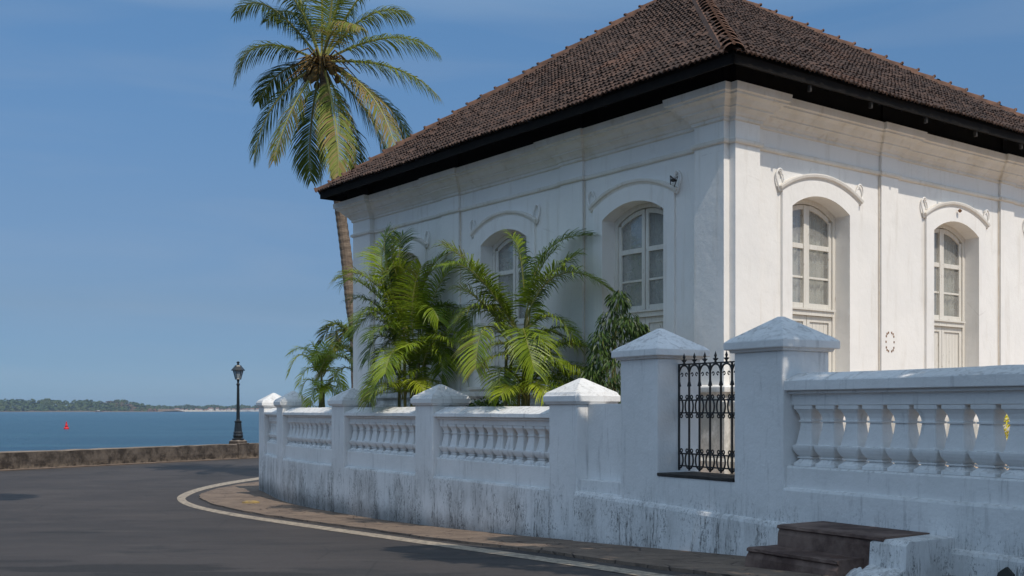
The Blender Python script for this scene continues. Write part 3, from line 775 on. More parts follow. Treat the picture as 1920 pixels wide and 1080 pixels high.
# hip tiles: overlapping tapered half rounds, each with a raised collar
for ci, Cn in enumerate(Ec):
    mb = MB(); dv = AP-Cn; Lh = dv.length; t = dv.normalized(); side = t.cross(Vector((0,0,1))).normalized(); up = side.cross(t).normalized()
    if up.z < 0: up = -up
    SEG = .36; k = 0
    while k*SEG < Lh:
        b0 = Cn+t*(k*SEG-.03); rj = rr.uniform(-.008,.008); sj = side*rr.uniform(-.012,.012)
        rings = []
        for s_, r_, h_ in ((0,.150,.045),(.035,.154,.048),(.04,.143,.040),(.38,.128,.018)):
            c = b0+t*s_+up*(h_-.06)+sj; r_ += rj
            rings.append([c+side*r_*math.cos(a)+up*r_*.85*math.sin(a) for a in [math.pi*i/10 for i in range(11)]])
        mb.cur = rr.random(); mb.loft(rings, False, False)
        b1 = b0+up*.10; mb.tube([b1-side*.02, b1+up*.035], [.035,.025], 6)
        # mortar bed
        c = b0+t*.2+up*-.02
        if k: mb.loft([[b0+side*x+up*y for x,y in ((-.19,-.06),(-.15,.02),(.15,.02),(.19,-.06))],[b0+t*SEG+side*x+up*y for x,y in ((-.19,-.06),(-.15,.02),(.15,.02),(.19,-.06))]])
        k += 1
    mb.build('hip_tiles', M['ridge'], roof, recalc=False)
# ================================================================ BOUNDARY WALL
bw = empty('boundary_wall', (P7.x, P7.y, 0), math.atan2(D.y, D.x))
tag(bw, 'white plastered boundary wall with balustrades and square capped pillars along the bend', 'boundary wall')
ang0 = math.atan2(D.y, D.x); Minv = Matrix.Rotation(-ang0, 2)
def loc_(p): q = Minv @ (p-P7); return (q.x, q.y)
LED = 1.07
def shaft(mb, w_, d_, z0, z1, ch=.012):
    mb.loft([[(x,y,z) for x,y in ((ch,0),(w_-ch,0),(w_,-ch),(w_,-d_+ch),(w_-ch,-d_),(ch,-d_),(0,-d_+ch),(0,-ch))] for z in (z0, z1)])
def pillar(x, y, rz, w_, d_, ztop, capo, zapex, name='pillar'):
    mb = MB(); shaft(mb, w_, d_, -.3, ztop)
    p = mb.build(name, M['fence'], bw, loc=(x,y,0), rz=rz, bevel=.012)
    mb = MB(); rings = []
    for o, z in [(.005,ztop),(.035,ztop+.004),(.045,ztop+.03),(.05,ztop+.035),(capo,ztop+.036),(capo+.004,ztop+.05),(capo+.004,ztop+.125),(capo-.012,ztop+.14),(.03,ztop+.178),(-.03,ztop+.212)]:
        rings.append([(-o,o,z),(w_+o,o,z),(w_+o,-d_-o,z),(-o,-d_-o,z)])
    m_ = .46
    rings.append([(w_*m_,-d_*m_,zapex),(w_*(1-m_),-d_*m_,zapex),(w_*(1-m_),-d_*(1-m_),zapex),(w_*m_,-d_*(1-m_),zapex)])
    mb.loft(rings); mb.build('cap', M['fence_up'], p, bevel=.012)
    return p
LOWP = (2.345,.062,2.735)
pillar(0, 0, 0, .80, .74, 2.935, .085, 3.36); pillar(2.25, 0, 0, .80, .74, 2.935, .085, 3.36)
pillar(4.10, 0, 0, .73, .68, *LOWP); pillar(8.64, 0, 0, .72, .68, *LOWP); pillar(12.75, 0, 0, .70, .68, *LOWP)
a2 = math.atan2(dp2.y, dp2.x)-ang0; x, y = loc_(P2a); pillar(x, y, a2, .72, .68, *LOWP)
a1 = math.atan2(dp1.y, dp1.x)-ang0; x1, y1 = loc_(P1a); pillar(x1, y1, a1, .72, .68, *LOWP)

def bal_mesh(H, hw_):
    pr = [(.93,0),(.93,.045),(.90,.05),(.72,.085),(.58,.12),(.58,.125),(.72,.13),(.72,.15),(.60,.155),(.80,.20),(.93,.25),(1.0,.30),(1.01,.335),(.99,.345),(.86,.35),(.80,.355),(.72,.45),(.62,.58),(.54,.72),(.54,.725),(.66,.73),(.66,.755),(.56,.76),(.58,.80),(.68,.87),(.86,.935),(.92,.94),(.92,1.0)]
    mb = MB(); mb.squares([(h*hw_, z*H) for h, z in pr], ch=.012); return mb
def bay(x, y, rz, L, zled, zb0, zb1, zc0, zc1, zt, nbal, plain=False, curve=0, front=-.10, ped=-.07, s0=.0):
    """one wall bay between pillars in the wall frame; local x along wall"""
    root = empty('balustrade' if not plain else 'wall_panel', (x,y,0), rz, bw)
    n = 10 if curve else 2
    def pt(s, o, z): return (s, o+curve*4*(s/L)*(1-s/L), z)
    def strip(name, prof, mat, a=.0, b=None, bev=.006):
        b = L if b is None else b; mb = MB()
        mb.loft([[pt(a+(b-a)*i/n, o, z) for o, z in prof] for i in range(n+1)]); return mb.build(name, mat, root, bevel=bev)
    if plain:
        strip('base', [(-.03,-.3),(-.03,1.09),(-.34,1.12),(-.6,1.12),(-.6,-.3)], M['fence'])
        strip('pedestal', [(-.06,1.0),(-.06,1.26),(-.55,1.26),(-.55,1.0)], M['fence'])
        strip('panel', [(-.20,1.2),(-.20,2.35),(-.5,2.35),(-.5,1.2)], M['fence'])
        return root
    rr = random.Random(int(L*100))
    # lower wall with uneven ledge
    mb = MB(); nn_ = 24; rings = []
    for i in range(nn_+1):
        s = L*i/nn_; j = rr.uniform(-.008,.008)
        rings.append([pt(s,.006,-.3),pt(s,.005+j*.1,.3),pt(s,.0+j*.2,zled-.03),pt(s,-.012,zled-.004+j*.4),pt(s,ped-.03,zled+.012),pt(s,-.55,zled+.012),pt(s,-.55,-.3)])
    mb.loft(rings); mb.build('base', M['fence'], root)
    strip('pedestal', [(ped,zled-.1),(ped,zb0-.02),(ped-.015,zb0),(-.50,zb0),(-.50,zled-.1)], M['fence_up'])
    strip('beam', [(front-.03,zb1),(front-.03,zc0-.035),(front+.03,zc0-.030),(front+.03,zc0),(-.50,zc0),(-.50,zb1)], M['fence_up'])
    mb = MB(); rings = []; nn_ = 20
    for i in range(nn_+1):
        s = .002+(L-.004)*i/nn_; j = rr.uniform(-.005,.005); k_ = rr.uniform(-.005,.005)
        rings.append([pt(s,front+.075,zc0+.002),pt(s,front+.088+j,zc0+.012),pt(s,front+.085+j,zc1-.012+k_),pt(s,front+.07+j,zc1+k_),pt(s,-.24,zt+k_),pt(s,-.40,zt+j),pt(s,-.56,zc1),pt(s,-.56,zc0+.002)])
    mb.loft(rings); mb.build('coping', M['fence_up'], root)
    H = zb1-zb0-.004; pitch = (L-2*s0)/nbal; proto = bal_mesh(H, pitch*(.45 if H > .65 else .47))
    o0 = None
    for i in range(nbal):
        s = s0+pitch*(i+.5); p = pt(s, -.265, zb0+.002)
        if o0 is None: o0 = proto.build('baluster', M['fence_up'], root, loc=p); o = o0
        else: o = o0.copy(); col.objects.link(o); o.parent = root; o.location = p
        o.rotation_euler = (0,0,rr.uniform(-.02,.02))
    return root
lowz = (LED, 1.41, 2.01, 2.135, 2.215, 2.32)
bay(4.83, 0, 0, 3.81, *lowz, 12)
bay(9.36, 0, 0, 3.39, *lowz, 10)
x, y = loc_(S3); bay(x, y, math.atan2(d2.y,d2.x)-ang0, 3.57, *lowz, 11, curve=.07)
x, y = loc_(P2b); bay(x, y, math.atan2(d1.y,d1.x)-ang0, 2.46, *lowz, 8)
bay(3.05, 0, 0, 1.05, LED, 0,0,0,0,0, 0, plain=True)
# right hand run, towards the camera
bay(-5.9, 0, 0, 5.9, 1.385, 1.63, 2.315, 2.475, 2.60, 2.68, 18, front=-.10, ped=-.05, s0=.0)
pillar(-6.7, 0, 0, .80, .74, 2.935, .085, 3.36)
x, y = loc_(P1b-dp1*.3); bay(x+.25, y-.3, math.atan2(dback.y,dback.x)-ang0, 7, *lowz, 22)
# base between the tall pillars and proud plinth below them
rr = random.Random(9)
def rough_box(name, xs, prof, mat, seed, amp=.010):
    r2 = random.Random(seed); mb = MB(); rings = []
    for s in xs: rings.append([(s, o+(r2.uniform(-amp,amp)*.5 if o > -.3 else 0), z+(r2.uniform(-amp*.6,amp*.6) if z > .2 else 0)) for o, z in prof])
    mb.loft(rings); return mb.build(name, mat, bw)
rough_box('grille_base', [.70,1.1,1.5,1.9,2.35], [(-.006,0),(-.006,1.2),(-.006,1.40),(-.6,1.40),(-.6,0)], M['fence'], 2, .004)
mb = MB(); xs = [-.42+i*.1 for i in range(46)]; r2 = random.Random(8); rings = []
for s in xs:
    s = min(s, 4.08); zl = .985+.10*max(0,s)/4.1; j = r2.uniform(-.007,.007)
    rings.append([(s,.085,-.3),(s,.07+j*.2,.5),(s,.06+j*.3,zl-.05),(s,.045+j,zl-.012),(s,.0+j*.3,zl+.008),(s,-.2,zl+.01),(s,-.2,-.3)])
mb.loft(rings); mb.build('plinth', M['fence'], bw)
mb = MB(); rings = []; r2 = random.Random(18)
for i in range(60):
    s = -1.55-i*.075; j = r2.uniform(-.008,.008); zl = .93
    rings.append([(s,.08,-.3),(s,.07+j*.2,.5),(s,.055+j*.3,zl-.04),(s,.04+j,zl-.01),(s,.0,zl+.01),(s,-.2,zl+.01),(s,-.2,-.3)])
mb.loft(rings); mb.build('plinth', M['fence'], bw)
mb = MB(); mb.loft([[(x,y,z) for x,y in ((.81,.012),(2.245,.012),(2.245,-.6),(.81,-.6))] for z in (1.405,1.445)]); mb.build('sill', M['sill'], bw, bevel=.008)
# drain opening: solid dark shape coloured as the shaded hole, at the foot on the right
mb = MB(); pts = [(-2.96,.40),(-2.76,.40),(-2.74,.62),(-2.78,.78),(-2.86,.84),(-2.93,.78)]
mb.loft([[(x,.095,z) for x,z in pts],[(x,.02,z) for x,z in pts]]); mb.build('drain_hole_shade', M['room'], bw)

# ---- wrought iron grille in the opening
gr = empty('grille', (.80, -.36, 0), 0, bw)
GW = 1.46; nb = 7; sp_ = GW/nb; ZT0, ZM1, ZM2, ZL1, ZB = 2.86, 2.39, 2.225, 1.69, 1.53
for z in (ZT0, ZM1, ZM2, ZL1, ZB):
    mb = MB(); mb.box(-.03, GW+.03, -.012, .012, z-.009, z+.009); mb.build('rail', M['iron'], gr)
for i in range(nb+1):
    x = .02+(GW-.04)*i/nb
    mb = MB(); mb.tube([(x,.0,1.47),(x,0,ZT0)], .015, 6)
    mb.build('bar', M['iron'], gr)
    if i < nb:
        xc = .02+(GW-.04)*(i+.5)/nb; h = (GW-.04)/nb/2
        # finial standing over each arch
        mb = MB(); mb.lathe([(.010,ZT0),(.016,ZT0+.015),(.010,ZT0+.03),(.024,ZT0+.05),(.010,ZT0+.07),(.020,ZT0+.09),(.0,ZT0+.15)], xc, 0, 6)
        mb.tube([(xc-.045,0,ZT0+.055),(xc-.02,0,ZT0+.035),(xc,0,ZT0+.05),(xc+.02,0,ZT0+.035),(xc+.045,0,ZT0+.055)], .009, 4); mb.build('finial', M['iron'], gr)
        mb = MB()
        # round arch under the top rail
        mb.tube([(xc-h*math.cos(a),0,ZT0-.14+.125*math.sin(a)) for a in [math.pi*k/12 for k in range(13)]], .013, 5)
        for s in (-1,1):
            # legs curving to the bars, and small scrolls
            mb.tube([(xc+s*h,0,ZT0-.14),(xc+s*h*.92,0,ZT0-.22),(xc+s*h*.70,0,ZT0-.29)], .009, 5)
            mb.tube([(xc+s*(.045+.020*math.cos(a)),0,ZT0-.135+.020*math.sin(a)) for a in [k*.6 for k in range(9)]], .009, 4)
            for zc, sg in ((ZM1+.04,1),(ZM2-.04,-1),(ZL1+.04,1)):
                mb.tube([(xc+s*(h-.045+.022*math.cos(a)),0,zc+sg*.022*math.sin(a)) for a in [k*.55 for k in range(9)]], .010, 4)
        # interlaced ovals between the middle and bottom rail pairs
        for z0, z1 in ((ZM2,ZM1),(ZB,ZL1)):
            zc = (z0+z1)/2; hh = (z1-z0)/2
            for s in (-1,1):
                mb.tube([(xc+s*h*(.98-.75*math.sin(a)),0,zc-(hh+.035)*math.cos(a)) for a in [math.pi*k/12 for k in range(13)]], .012, 5)
        mb.build('scroll', M['iron'], gr)

# ---------------------------------------------------------------- steps
stp = empty('concrete_steps', (P7.x, P7.y, 0), ang0)
tag(stp, 'worn dark reddish cement steps with broken white side against the wall', 'steps')
def slab(mb, x0,x1,y0,y1,z0,z1, seed, flare=.05):
    r2 = random.Random(seed); n = 14; rings = []
    for i in range(n+1):
        s = x0+(x1-x0)*i/n; j = lambda a=.008: r2.uniform(-a,a)
        rings.append([(s,y0,z0),(s,y1+flare+j(),z0),(s,y1+flare*.3+j(),z1-.10),(s,y1+j(),z1-.05),(s,y1+.025+j(),z1-.035),(s,y1+.02+j(),z1-.008),(s,y1-.02,z1+j(.004)),(s,(y0+y1)/2,z1+j(.004)),(s,y0,z1)])
    mb.loft(rings)
mb = MB(); slab(mb, -1.97,-.60,.0,.66,.1,1.06, 1); mb.build('step', M['step'], stp)
mb = MB(); slab(mb, -1.75,-.52,.50,1.02,.1,.835, 2, .10); mb.build('step', M['step'], stp)
r2 = random.Random(3)
def cheek(name, x0, x1, prof, seed, edge):
    r3 = random.Random(seed); mb = MB(); n = 12; rings = []
    for i in range(n+1):
        s = x0+(x1-x0)*i/n; k = i/n; j = lambda a=.006: r3.uniform(-a, a)
        rings.append([(s+(edge*r3.uniform(-1,1) if i == n else 0), y+j(), z-dz*k+j()) for y, z, dz in prof])
    mb.loft(rings); return mb.build(name, M['fence'], stp, bevel=.008)
cheek('plaster_cheek', -2.25, -1.85, [(0,.1,0),(1.0,.1,0),(.97,.62,.0),(.93,.72,.0),(.70,.78,.0),(.68,1.0,.0),(.64,1.04,.0),(0,1.045,0)], 3, .03)
cheek('plaster_patch', -1.87, -1.55, [(.5,.2,0),(1.10,.2,0),(1.075,.55,.22),(1.03,.70,.20),(.85,.78,.10)], 5, .06)

# ================================================================ PLANTS
UP = Vector((0,0,1))
def frond(mb, pts, nleaf, Lmax, wid, droop, rnd, forward=.75, start=.12, base=.5, lift=.25, vee=.2, fan=False):
    """rachis along pts, ribbon leaflets on both sides; returns rachis points"""
    acc = [0]
    for a, b in zip(pts[:-1], pts[1:]): acc.append(acc[-1]+(b-a).length)
    tot = acc[-1]
    def ev(d):
        for i in range(len(acc)-1):
            if acc[i+1] >= d: 
                f = (d-acc[i])/max(1e-6, acc[i+1]-acc[i]); return pts[i].lerp(pts[i+1], f), (pts[i+1]-pts[i]).normalized()
        return pts[-1], (pts[-1]-pts[-2]).normalized()
    tw = rnd.uniform(-.3,.3)
    for i in range(nleaf):
        f = i/(nleaf-1); d = tot*(start+(1-start)*f); p, T = ev(d)
        S = T.cross(UP)
        S = S.normalized() if S.length > .15 else T.cross(Vector((1,.3,0))).normalized()
        N = S.cross(T).normalized()
        env = (math.sin(math.pi*(.12+.80*f))**.7)*(1-.35*f) if not fan else (.35+.65*math.sin(math.pi*(.08+.72*f)))*(1-.30*f)
        for s in (-1, 1):
            if rnd.random() < .03: continue
            L = Lmax*env*rnd.uniform(.85,1.1)
            fw = forward+(.5*f if not fan else .9*f**2.2)+rnd.uniform(-.06,.06)
            dr = (S*s + T*fw + N*(lift+vee*rnd.uniform(-.5,1))).normalized()
            q = p.copy(); V = [q]; dd = dr.copy(); ns = 3
            for k in range(ns):
                dd = (dd + Vector((0,0,-droop*(k+.6)*.5)) + Vector((rnd.uniform(-.05,.05),)*3)).normalized()
                q = q + dd*L/ns; V.append(q)
            wv = (T - dr*T.dot(dr)).normalized()*wid*.5
            mb.cur = min(1, max(0, base+rnd.uniform(-.25,.25)+.2*f))
            mb.add([V[0]-wv*.5,V[0]+wv*.5,V[1]+wv,V[1]-wv,V[2]+wv*.75,V[2]-wv*.75,V[3]], [(0,1,2,3),(3,2,4,5),(5,4,6)])
def frond_obj(parent, pts, mat, rnd, rib=.02, origin=None, **kw):
    mb = MB(); frond(mb, pts, rnd=rnd, **kw)
    o = mb.build('frond', mat, parent, recalc=False, attr='shade')
    rb = MB(); n = len(pts); rb.tube(pts, [rib*(1-.8*i/(n-1)) for i in range(n)], 5); rb.build('midrib', M['rachis'], o)
    return o

# ---- coconut palm behind the far corner of the house
PY = 34.0; crown = at(603, 118, PY)
base = at(676, 700, PY); base.z = 1.0
palm = empty('coconut_palm', tuple(base)); rnd = random.Random(31)
tag(palm, 'tall leaning coconut palm rising behind the left corner of the house roof', 'palm tree')
tr = [at(676,760,PY),at(668,640,PY),at(659,570,PY),at(648,470,PY),at(636,380,PY),at(626,300,PY),at(614,210,PY),at(606,135,PY)]
tr[0].z = .9; tr = catmull(tr, 14); n = len(tr)
mb = MB(); mb.tube([p-base for p in tr], [(.20-.07*(i/n))+(.012 if i%2 else 0)+(.1*math.exp(-i/4)) for i in range(n)], 12); mb.build('trunk', M['bark'], palm)
CF = [((575,100),(470,45),(441,152),-.3,.62),((590,95),(500,-30),(441,28),.5,.45),((590,90),(540,-60),(520,-150),.6,.2),((600,90),(610,-80),(575,-170),1.4,.2),((610,90),(650,-60),(690,-150),.6,.3),((605,85),(560,-10),(500,40),1.6,.3),
      ((620,90),(690,-5),(771,32),.4,.55),((603,100),(622,28),(676,52),-2.2,.8),((650,85),(735,42),(821,100),-.2,.45),((655,105),(740,105),(823,182),-.6,.6),
      ((625,110),(705,150),(743,288),-1.6,.95),((615,130),(634,215),(634,328),-1.9,.75),((588,135),(545,190),(514,300),-1.2,.8),((565,125),(498,180),(476,302),.2,.15),
      ((660,135),(745,190),(766,268),.9,.1),((592,150),(576,240),(583,338),.8,.1),((630,160),(668,250),(668,335),.7,.15),((640,150),(705,210),(722,292),.3,.3),((600,140),(600,230),(600,340),.3,.4),((612,80),(640,-40),(600,-120),-1.0,.5),((598,90),(560,-30),(470,-60),-.6,.5),((615,90),(690,-60),(760,-60),.8,.3),((585,120),(530,110),(485,190),1.5,.1)]
for a, b, c, dy, bs in CF:
    A_, B_, C_ = at(*a, PY)*1, at(*b, PY), at(*c, PY)
    B_ = at(*b, PY+dy*.6); C_ = at(*c, PY+dy)
    st0 = crown + (A_-crown)*.25
    pts = bez(crown.lerp(st0,.5), B_+(B_-crown)*.10, C_, 14)
    pts = [p-base for p in pts]
    down = max(0, (st0.z-C_.z)/3)
    frond_obj(palm, pts, M['coco'], rnd, rib=.045, nleaf=84, Lmax=1.3, wid=.036, droop=.5, forward=.5, start=.20, base=bs, lift=.05, vee=.25)
nut = None
for k in range(22):
    a = rnd.uniform(0,6.28); r_ = rnd.uniform(.25,.6); c = crown-base+Vector((r_*math.cos(a), r_*math.sin(a)*.8, rnd.uniform(-.7,.1)))
    if nut is None:
        mb = MB(); mb.loft([[(rr_*math.cos(t)*.10, rr_*math.sin(t)*.10, z) for t in [i*math.pi/4 for i in range(8)]] for rr_, z in ((.3,-.14),(.85,-.09),(1.05,0),(.85,.09),(.25,.13))])
        nut = mb.build('coconut', M['husk'], palm, smooth=True); o = nut
    else: o = nut.copy(); col.objects.link(o); o.parent = palm
    o.location = c; o.rotation_euler = (rnd.uniform(-.5,.5), rnd.uniform(-.5,.5), 0)
mb = MB()
for k in range(60):
    a = rnd.uniform(0,6.28); L = rnd.uniform(.5,1.3); c = crown-base+Vector((0,0,-.1)); e = rnd.uniform(-.3,.9)
    p1 = c+Vector((math.cos(a)*L*.5, math.sin(a)*L*.5, e*.5)); p2 = c+Vector((math.cos(a)*L, math.sin(a)*L, e*.45-rnd.uniform(.1,.6)))
    mb.tube([c,p1,p2], [.05,.03,.012], 4)
mb.build('flower_stalks', M['husk'], palm)

# ---- areca palms
def areca(name, label, cx, Y0, fr, rnd, canes, mats, zb=1.3, lm=.78, group=None, nleaf=62, wid=.020, dens=.32):
    b0 = at(cx, 800, Y0); b0.z = zb
    t = empty(name, tuple(b0)); tag(t, label, 'palm', group)
    for (px, py, dx) in canes:
        top = at(px, py, Y0+rnd.uniform(-.3,.3)); bs = b0+Vector((dx, rnd.uniform(-.2,.2), 0))
        pts = bez(bs, (bs+top)/2+Vector(((bs.x-top.x)*.25,0,.1)), top, 10)
        mb = MB(); mb.tube([p-b0 for p in pts], [.036-.012*i/10+(.004 if i%2 else 0) for i in range(11)], 7); mb.build('cane', M['cane'], t)
    extra = [((f[0][0]+rnd.uniform(-8,8), f[0][1]+rnd.uniform(-25,10)), (f[1][0]+rnd.uniform(-16,16), f[1][1]+rnd.uniform(-6,28)), (f[2][0]+rnd.uniform(-26,26), min(748, f[2][1]+rnd.uniform(2,42))), rnd.uniform(-.7,.5)) for f in fr if rnd.random() < dens]
    for i, f in enumerate(fr+extra):
        a, b, c = f[:3]; dy = f[3] if len(f) > 3 else rnd.uniform(-.8,.5); mk = f[4] if len(f) > 4 else 0
        A_ = at(*a, Y0+rnd.uniform(-.15,.15)); B_ = at(*b, Y0+dy*.6); C_ = at(*c, Y0+dy)
        Bc = B_*1.5 - (A_+C_)*.25 if True else B_
        Bc = B_.lerp(Bc, .85)
        pts = [p-b0 for p in bez(A_, Bc, C_, 14)]; L = sum((pts[k+1]-pts[k]).length for k in range(14))
        frond_obj(t, pts, mats[mk], rnd, rib=.016, nleaf=max(26, int(nleaf*min(1.4, L/1.3))), Lmax=min(lm, .2+L*.36), wid=wid, droop=.34, forward=.22, start=.16, base=rnd.uniform(.1,.8), lift=.25, vee=.25, fan=True)
    return t
AM = [M['areca'], M['areca_y']]
FA = [((757,600),(716,480),(728,434),.1),((765,620),(690,505),(634,522),-.3),((750,650),(700,560),(662,618),-.5),((785,640),(790,520),(838,475),.1),((790,640),(815,540),(852,500),-.3),
      ((780,620),(762,490),(728,512),-.4),((795,650),(850,560),(888,650),-.5),((800,680),(850,600),(884,672),-.6),((790,690),(850,655),(882,722),-.2),((770,690),(715,610),(690,672),-.3),
      ((760,705),(715,672),(694,748),-.5),((755,748),(742,708),(700,735),-.7,1),((760,750),(772,700),(800,742),-.7,1),((790,650),(800,560),(822,600),-.8),((775,670),(735,600),(694,632),-.8),((765,600),(745,470),(756,440),.3),
      ((770,640),(730,560),(722,470),.2),((790,660),(830,600),(860,602),.1),((775,690),(740,640),(722,700),-.9),((790,700),(810,630),(850,640),-.9,1),((765,640),(700,560),(665,560),.2),((775,640),(770,560),(790,500),-.5),((785,700),(780,640),(760,650),-.9),
      ((765,720),(730,690),(715,700),.2),((790,720),(815,690),(830,720),.1),((780,660),(815,620),(840,680),-.6),((770,610),(725,540),(700,520),.0),((760,680),(738,620),(700,590),-.4),((795,620),(830,560),(878,590),0),((780,740),(782,690),(770,700),-.5)]
areca('areca_palm', 'bushiest areca palm clump, left of the middle window, behind the fourth balustrade pillar', 775, 22.3, FA, random.Random(41), [(757,600,-.15),(785,640,.1),(795,650,.25),(765,620,0),(750,650,-.3),(775,670,.05),(790,700,.2)], AM)
FB = [((972,620),(890,500),(836,462),-.2),((985,600),(1045,490),(1146,545),-.5),((988,590),(1015,455),(1112,442),.1),((984,570),(978,480),(962,445),.2),((960,630),(905,560),(858,600),-.3),((965,640),(900,560),(862,540),-.2),
      ((960,650),(905,590),(892,690),-.5),((990,615),(1040,580),(1080,645),-.4),((985,640),(978,600),(1002,695),-.9,0),((990,700),(1055,630),(1130,668),-.3),((992,715),(1065,665),(1150,745),-.5,1),
      ((975,715),(935,675),(938,742),-.5),((1000,715),(1035,680),(1060,745),-.6),((985,748),(965,715),(940,740),-.8,1),((990,750),(1000,700),(1022,742),-.8,1),((990,660),(1030,610),(1075,620),.1),
      ((990,640),(1000,520),(1040,470),.0),((975,630),(940,560),(890,520),.2),((990,690),(960,640),(920,650),-.3),((995,700),(1020,640),(1090,650),.2),((985,600),(1000,540),(1080,478),-.3),((1000,720),(1080,690),(1120,735),.1),((985,690),(1000,610),(1030,650),-.6),((985,730),(1000,680),(970,690),-.4),((1000,730),(1050,700),(1100,755),.0),((980,720),(950,690),(960,755),-.2),
      ((990,700),(1010,650),(1060,690),-.7),((1000,740),(1060,715),(1090,740),-.6)]
areca('areca_palm', 'areca palm with the longest arching fronds, in front of the middle window', 978, 18.9, FB, random.Random(42), [(985,600,0),(965,640,-.35),(950,640,-.3),(990,700,.12),(988,590,.05),(975,720,-.1)], AM)
FC = [((600,705),(565,650),(542,700),-.2,1),((602,700),(575,645),(545,662),.1,1),((605,698),(590,640),(575,655),0,0),((606,700),(615,640),(640,655),.1,1),((606,702),(635,650),(664,690),-.2,1),((604,706),(580,680),(560,720),-.3,1),((606,706),(625,680),(640,725),-.3,0),((604,700),(602,660),(612,645),-.2,0),
      ((603,735),(575,700),(565,745),-.1,0),((604,735),(630,705),(648,745),-.1,0),((604,745),(590,720),(580,758),-.3,1),((606,745),(620,715),(632,755),-.2,1),((604,740),(605,710),(596,720),-.4,0)]
areca('areca_palm', 'smallest bright areca palm, between the second and third balustrade pillars', 603, 26.6, FC, random.Random(43), [(603,700,0),(606,735,.1),(601,735,-.1)], [M['areca_y'], M['areca_y']], lm=.48, nleaf=36, wid=.024, dens=.1)
FD = [((668,655),(632,592),(602,642),.1),((668,660),(640,600),(604,620),-.2),((668,700),(638,655),(606,700),0),((668,705),(645,680),(618,722),.1),((670,650),(652,600),(640,640),-.3),((670,690),(650,640),(622,665),.3),((670,700),(700,640),(720,690),.2),((670,650),(690,600),(720,640),.2)]
areca('areca_palm', 'dark areca palm growing close to the far left corner of the house', 670, 29.0, FD, random.Random(44), [(669,660,0),(670,700,.15)], [M['coco'], M['coco']], zb=1.2, lm=.8, nleaf=46, wid=.03, dens=.2)

# ---- leafy plants
def leaves(mb, centres, n, ll, lw, rnd, hang=.5, spread=1.0):
    for c, r_ in centres:
        for _ in range(n):
            d = Vector((rnd.gauss(0,1), rnd.gauss(0,1), rnd.gauss(0,1))).normalized(); p = c+Vector((d.x*r_.x, d.y*r_.y, d.z*r_.z))*rnd.uniform(.35,1)**.6
            dr = (Vector((d.x, d.y, d.z*.4))*spread+Vector((0,0,-hang))+Vector((rnd.uniform(-.4,.4),rnd.uniform(-.4,.4),rnd.uniform(-.4,.4)))).normalized()
            sd_ = dr.cross(Vector((rnd.uniform(-.6,.6),rnd.uniform(-.6,.6),1))).normalized()*lw*.5; L = ll*rnd.uniform(.6,1.2)
            m_ = p+dr*L*.5; e = p+(dr+Vector((0,0,-.25))).normalized()*L
            mb.cur = rnd.random(); mb.add([p, m_+sd_, e, m_-sd_], [(0,1,2,3)])
def shrub(name, label, cat, px, Y, cl, n, ll, lw, mat, stems, seed, hang=.5, zb=1.3, group=None):
    rnd = random.Random(seed); b0 = at(px, 800, Y); b0.z = zb; t = empty(name, tuple(b0)); tag(t, label, cat, group)
    mb = MB(); leaves(mb, [(at(x, y, Y+dy)-b0, Vector((r1*Y/F_PX, r1*Y/F_PX, r2_*Y/F_PX))) for x, y, r1, r2_, dy in cl], n, ll, lw, rnd, hang)
    mb.build('foliage', mat, t, recalc=False, attr='shade')
    for x, y in stems:
        e = at(x, y, Y)-b0; mb = MB(); s0 = Vector((rnd.uniform(-.1,.1), rnd.uniform(-.1,.1), 0))
        mb.tube([p for p in bez(s0, s0.lerp(e,.5)+Vector((rnd.uniform(-.15,.15),0,0)), e, 8)], [.028-.018*i/8 for i in range(9)], 6); mb.build('stem', M['cane'], t)
    return t
shrub('tall_shrub', 'tall narrow shrub with drooping dark leaves left of the tallest gate pillar', 'shrub', 1158, 16.9,
      [(1160,560,18,20,0),(1150,600,28,22,.1),(1178,605,24,22,-.1),(1130,635,24,22,0),(1165,640,34,25,.1),(1195,615,16,16,0),(1125,670,22,26,0),(1155,690,32,28,-.1),(1140,730,32,28,0),(1170,740,25,30,.1),(1110,700,18,20,0)], 190, .15, .028, M['leaf'],
      [(1160,545),(1150,600),(1180,600),(1130,640)], 51, 1.0)
LOWL = ['low dark plant at the foot of the house near its far left corner']*3+['low dark plant at the foot of the house below the middle window']*4+['low dark plant at the house foot between the two big areca palms']
low = [(700,26.0,.9),(725,25.2,.8),(745,24.5,.8),(885,21.0,.7),(905,20.6,.7),(925,20.3,.7),(940,20.0,.6),(826,22.2,.6)]
for i, (px, Y, s) in enumerate(low):
    shrub('low_shrub', LOWL[i], 'shrub', px, Y, [(px,756,14*s,7,0),(px-9,762,10,7,.1),(px+9,762,10,7,0)], 40, .11, .05, M['leaf'], [(px,760)], 60+i, .1, group='low plants at the foot of the house')
shrub('croton_shrub', 'bright yellow leaved croton shrub seen through the right hand balusters', 'shrub', 1925, 14.6, [(1905,790,22,26,0),(1935,820,22,22,0),(1895,815,16,16,.1),(1850,840,20,10,.3)], 80, .13, .045, M['croton'], [(1925,800),(1935,830)], 71, .2)
shrub('low_shrub', 'small green potted plant below the yellow croton', 'shrub', 1912, 14.0, [(1912,868,16,12,0)], 60, .10, .04, M['leaf'], [(1912,870)], 72, .2)

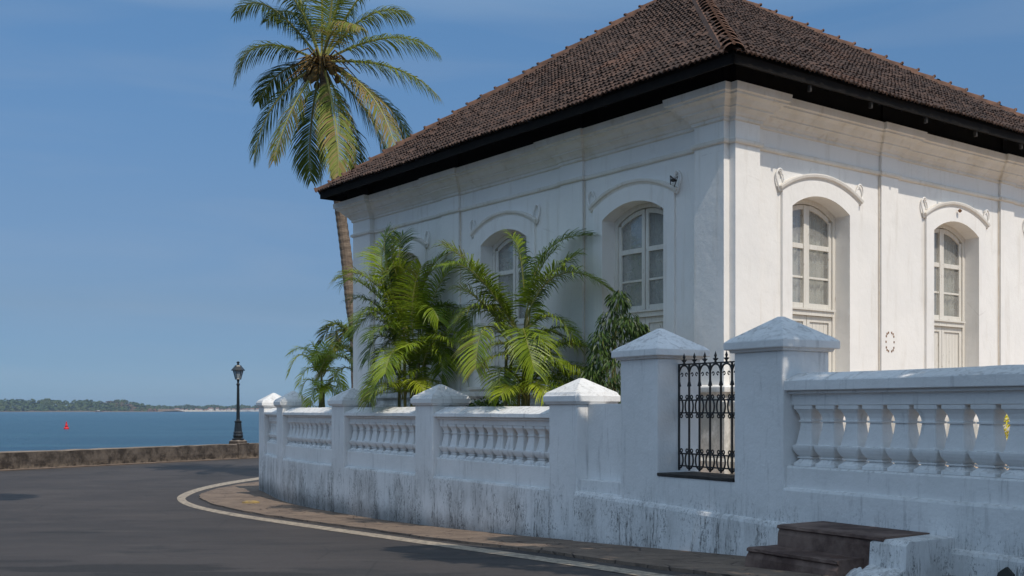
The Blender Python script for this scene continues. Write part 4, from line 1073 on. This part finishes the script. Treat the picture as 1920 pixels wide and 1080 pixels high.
# ---- trees outside the picture on the right and left, whose shade falls on the wall and road
def shade_tree(label, x, y, h, blobs, seed, zb=.6):
    rnd = random.Random(seed); t = empty('shade_tree', (x, y, zb)); tag(t, label, 'tree')
    mb = MB(); mb.tube([(0,0,-.5),(.1,.05,h*.2),(-.05,.1,h*.4),(.1,0,h*.6)], [.45,.36,.30,.22], 12); mb.build('trunk', M['bark2'], t)
    for bx, by, bz, r_ in blobs:
        mb = MB(); a = Vector((.05,.05,h*.45)); b = Vector((bx,by,bz)); mb.tube(bez(a, a.lerp(b,.5)+Vector((0,0,.5)), b, 6), [.16-.02*i for i in range(7)], 7); mb.build('limb', M['bark2'], t)
    mb = MB()
    leaves(mb, [(Vector((bx,by,bz)), Vector((r_,r_,r_*.62))) for bx,by,bz,r_ in blobs], 1100, .30, .15, rnd, .3)
    mb.build('crown', M['leaf'], t, recalc=False, attr='shade'); return t
def blobs_at(x, y, zb, L): return [(a-x, b-y, c-zb, r_) for a, b, c, r_ in L]
shade_tree('broad shade tree standing outside the frame to the right, shading the wall and steps', 9.2, 5.0, 9.0,
   blobs_at(9.2, 5.0, .6, [(5.8,8.8,9.2,1.7),(4.9,10.1,8.6,1.0),(7.4,5.7,8.8,2.0),(6.6,7.3,9.0,1.8),(5.6,6.4,8.4,1.7),(4.2,7.6,8.3,1.4),(3.1,8.5,8.4,1.1),(3.75,11.2,8.3,.75),(4.6,11.0,9.0,.8),(8.8,4.4,9.4,2.0),(7.0,4.2,7.8,1.7),(2.2,9.7,8.2,.6)]), 81)
shade_tree('tall tree standing outside the frame to the left, throwing a small shadow on the road', -13.4, 19.0, 14.0,
   blobs_at(-13.4, 19.0, .2, [(-8.3,20.1,13.3,1.2),(-10.4,19.6,13.6,1.8),(-13.0,19.0,14.4,2.3),(-15.0,18.4,13.4,2.0)]), 82, .2)
# ---------------------------------------------------------------- haze
mb = MB(); mb.box(-4400,4400,-4400,4400,-2.6,45)
k = bpy.data.materials.new('haze_air'); k.use_nodes = True; t_ = k.node_tree; t_.nodes.clear()
o_ = t_.nodes.new('ShaderNodeOutputMaterial'); v_ = t_.nodes.new('ShaderNodeVolumePrincipled')
v_.inputs['Color'].default_value = (.62,.78,.98,1); v_.inputs['Density'].default_value = .00012; v_.inputs['Anisotropy'].default_value = .2
t_.links.new(v_.outputs[0], o_.inputs['Volume'])
hz = mb.build('haze', k); tag(hz, 'thin blue sea haze between the camera and the far shore', kind='stuff')
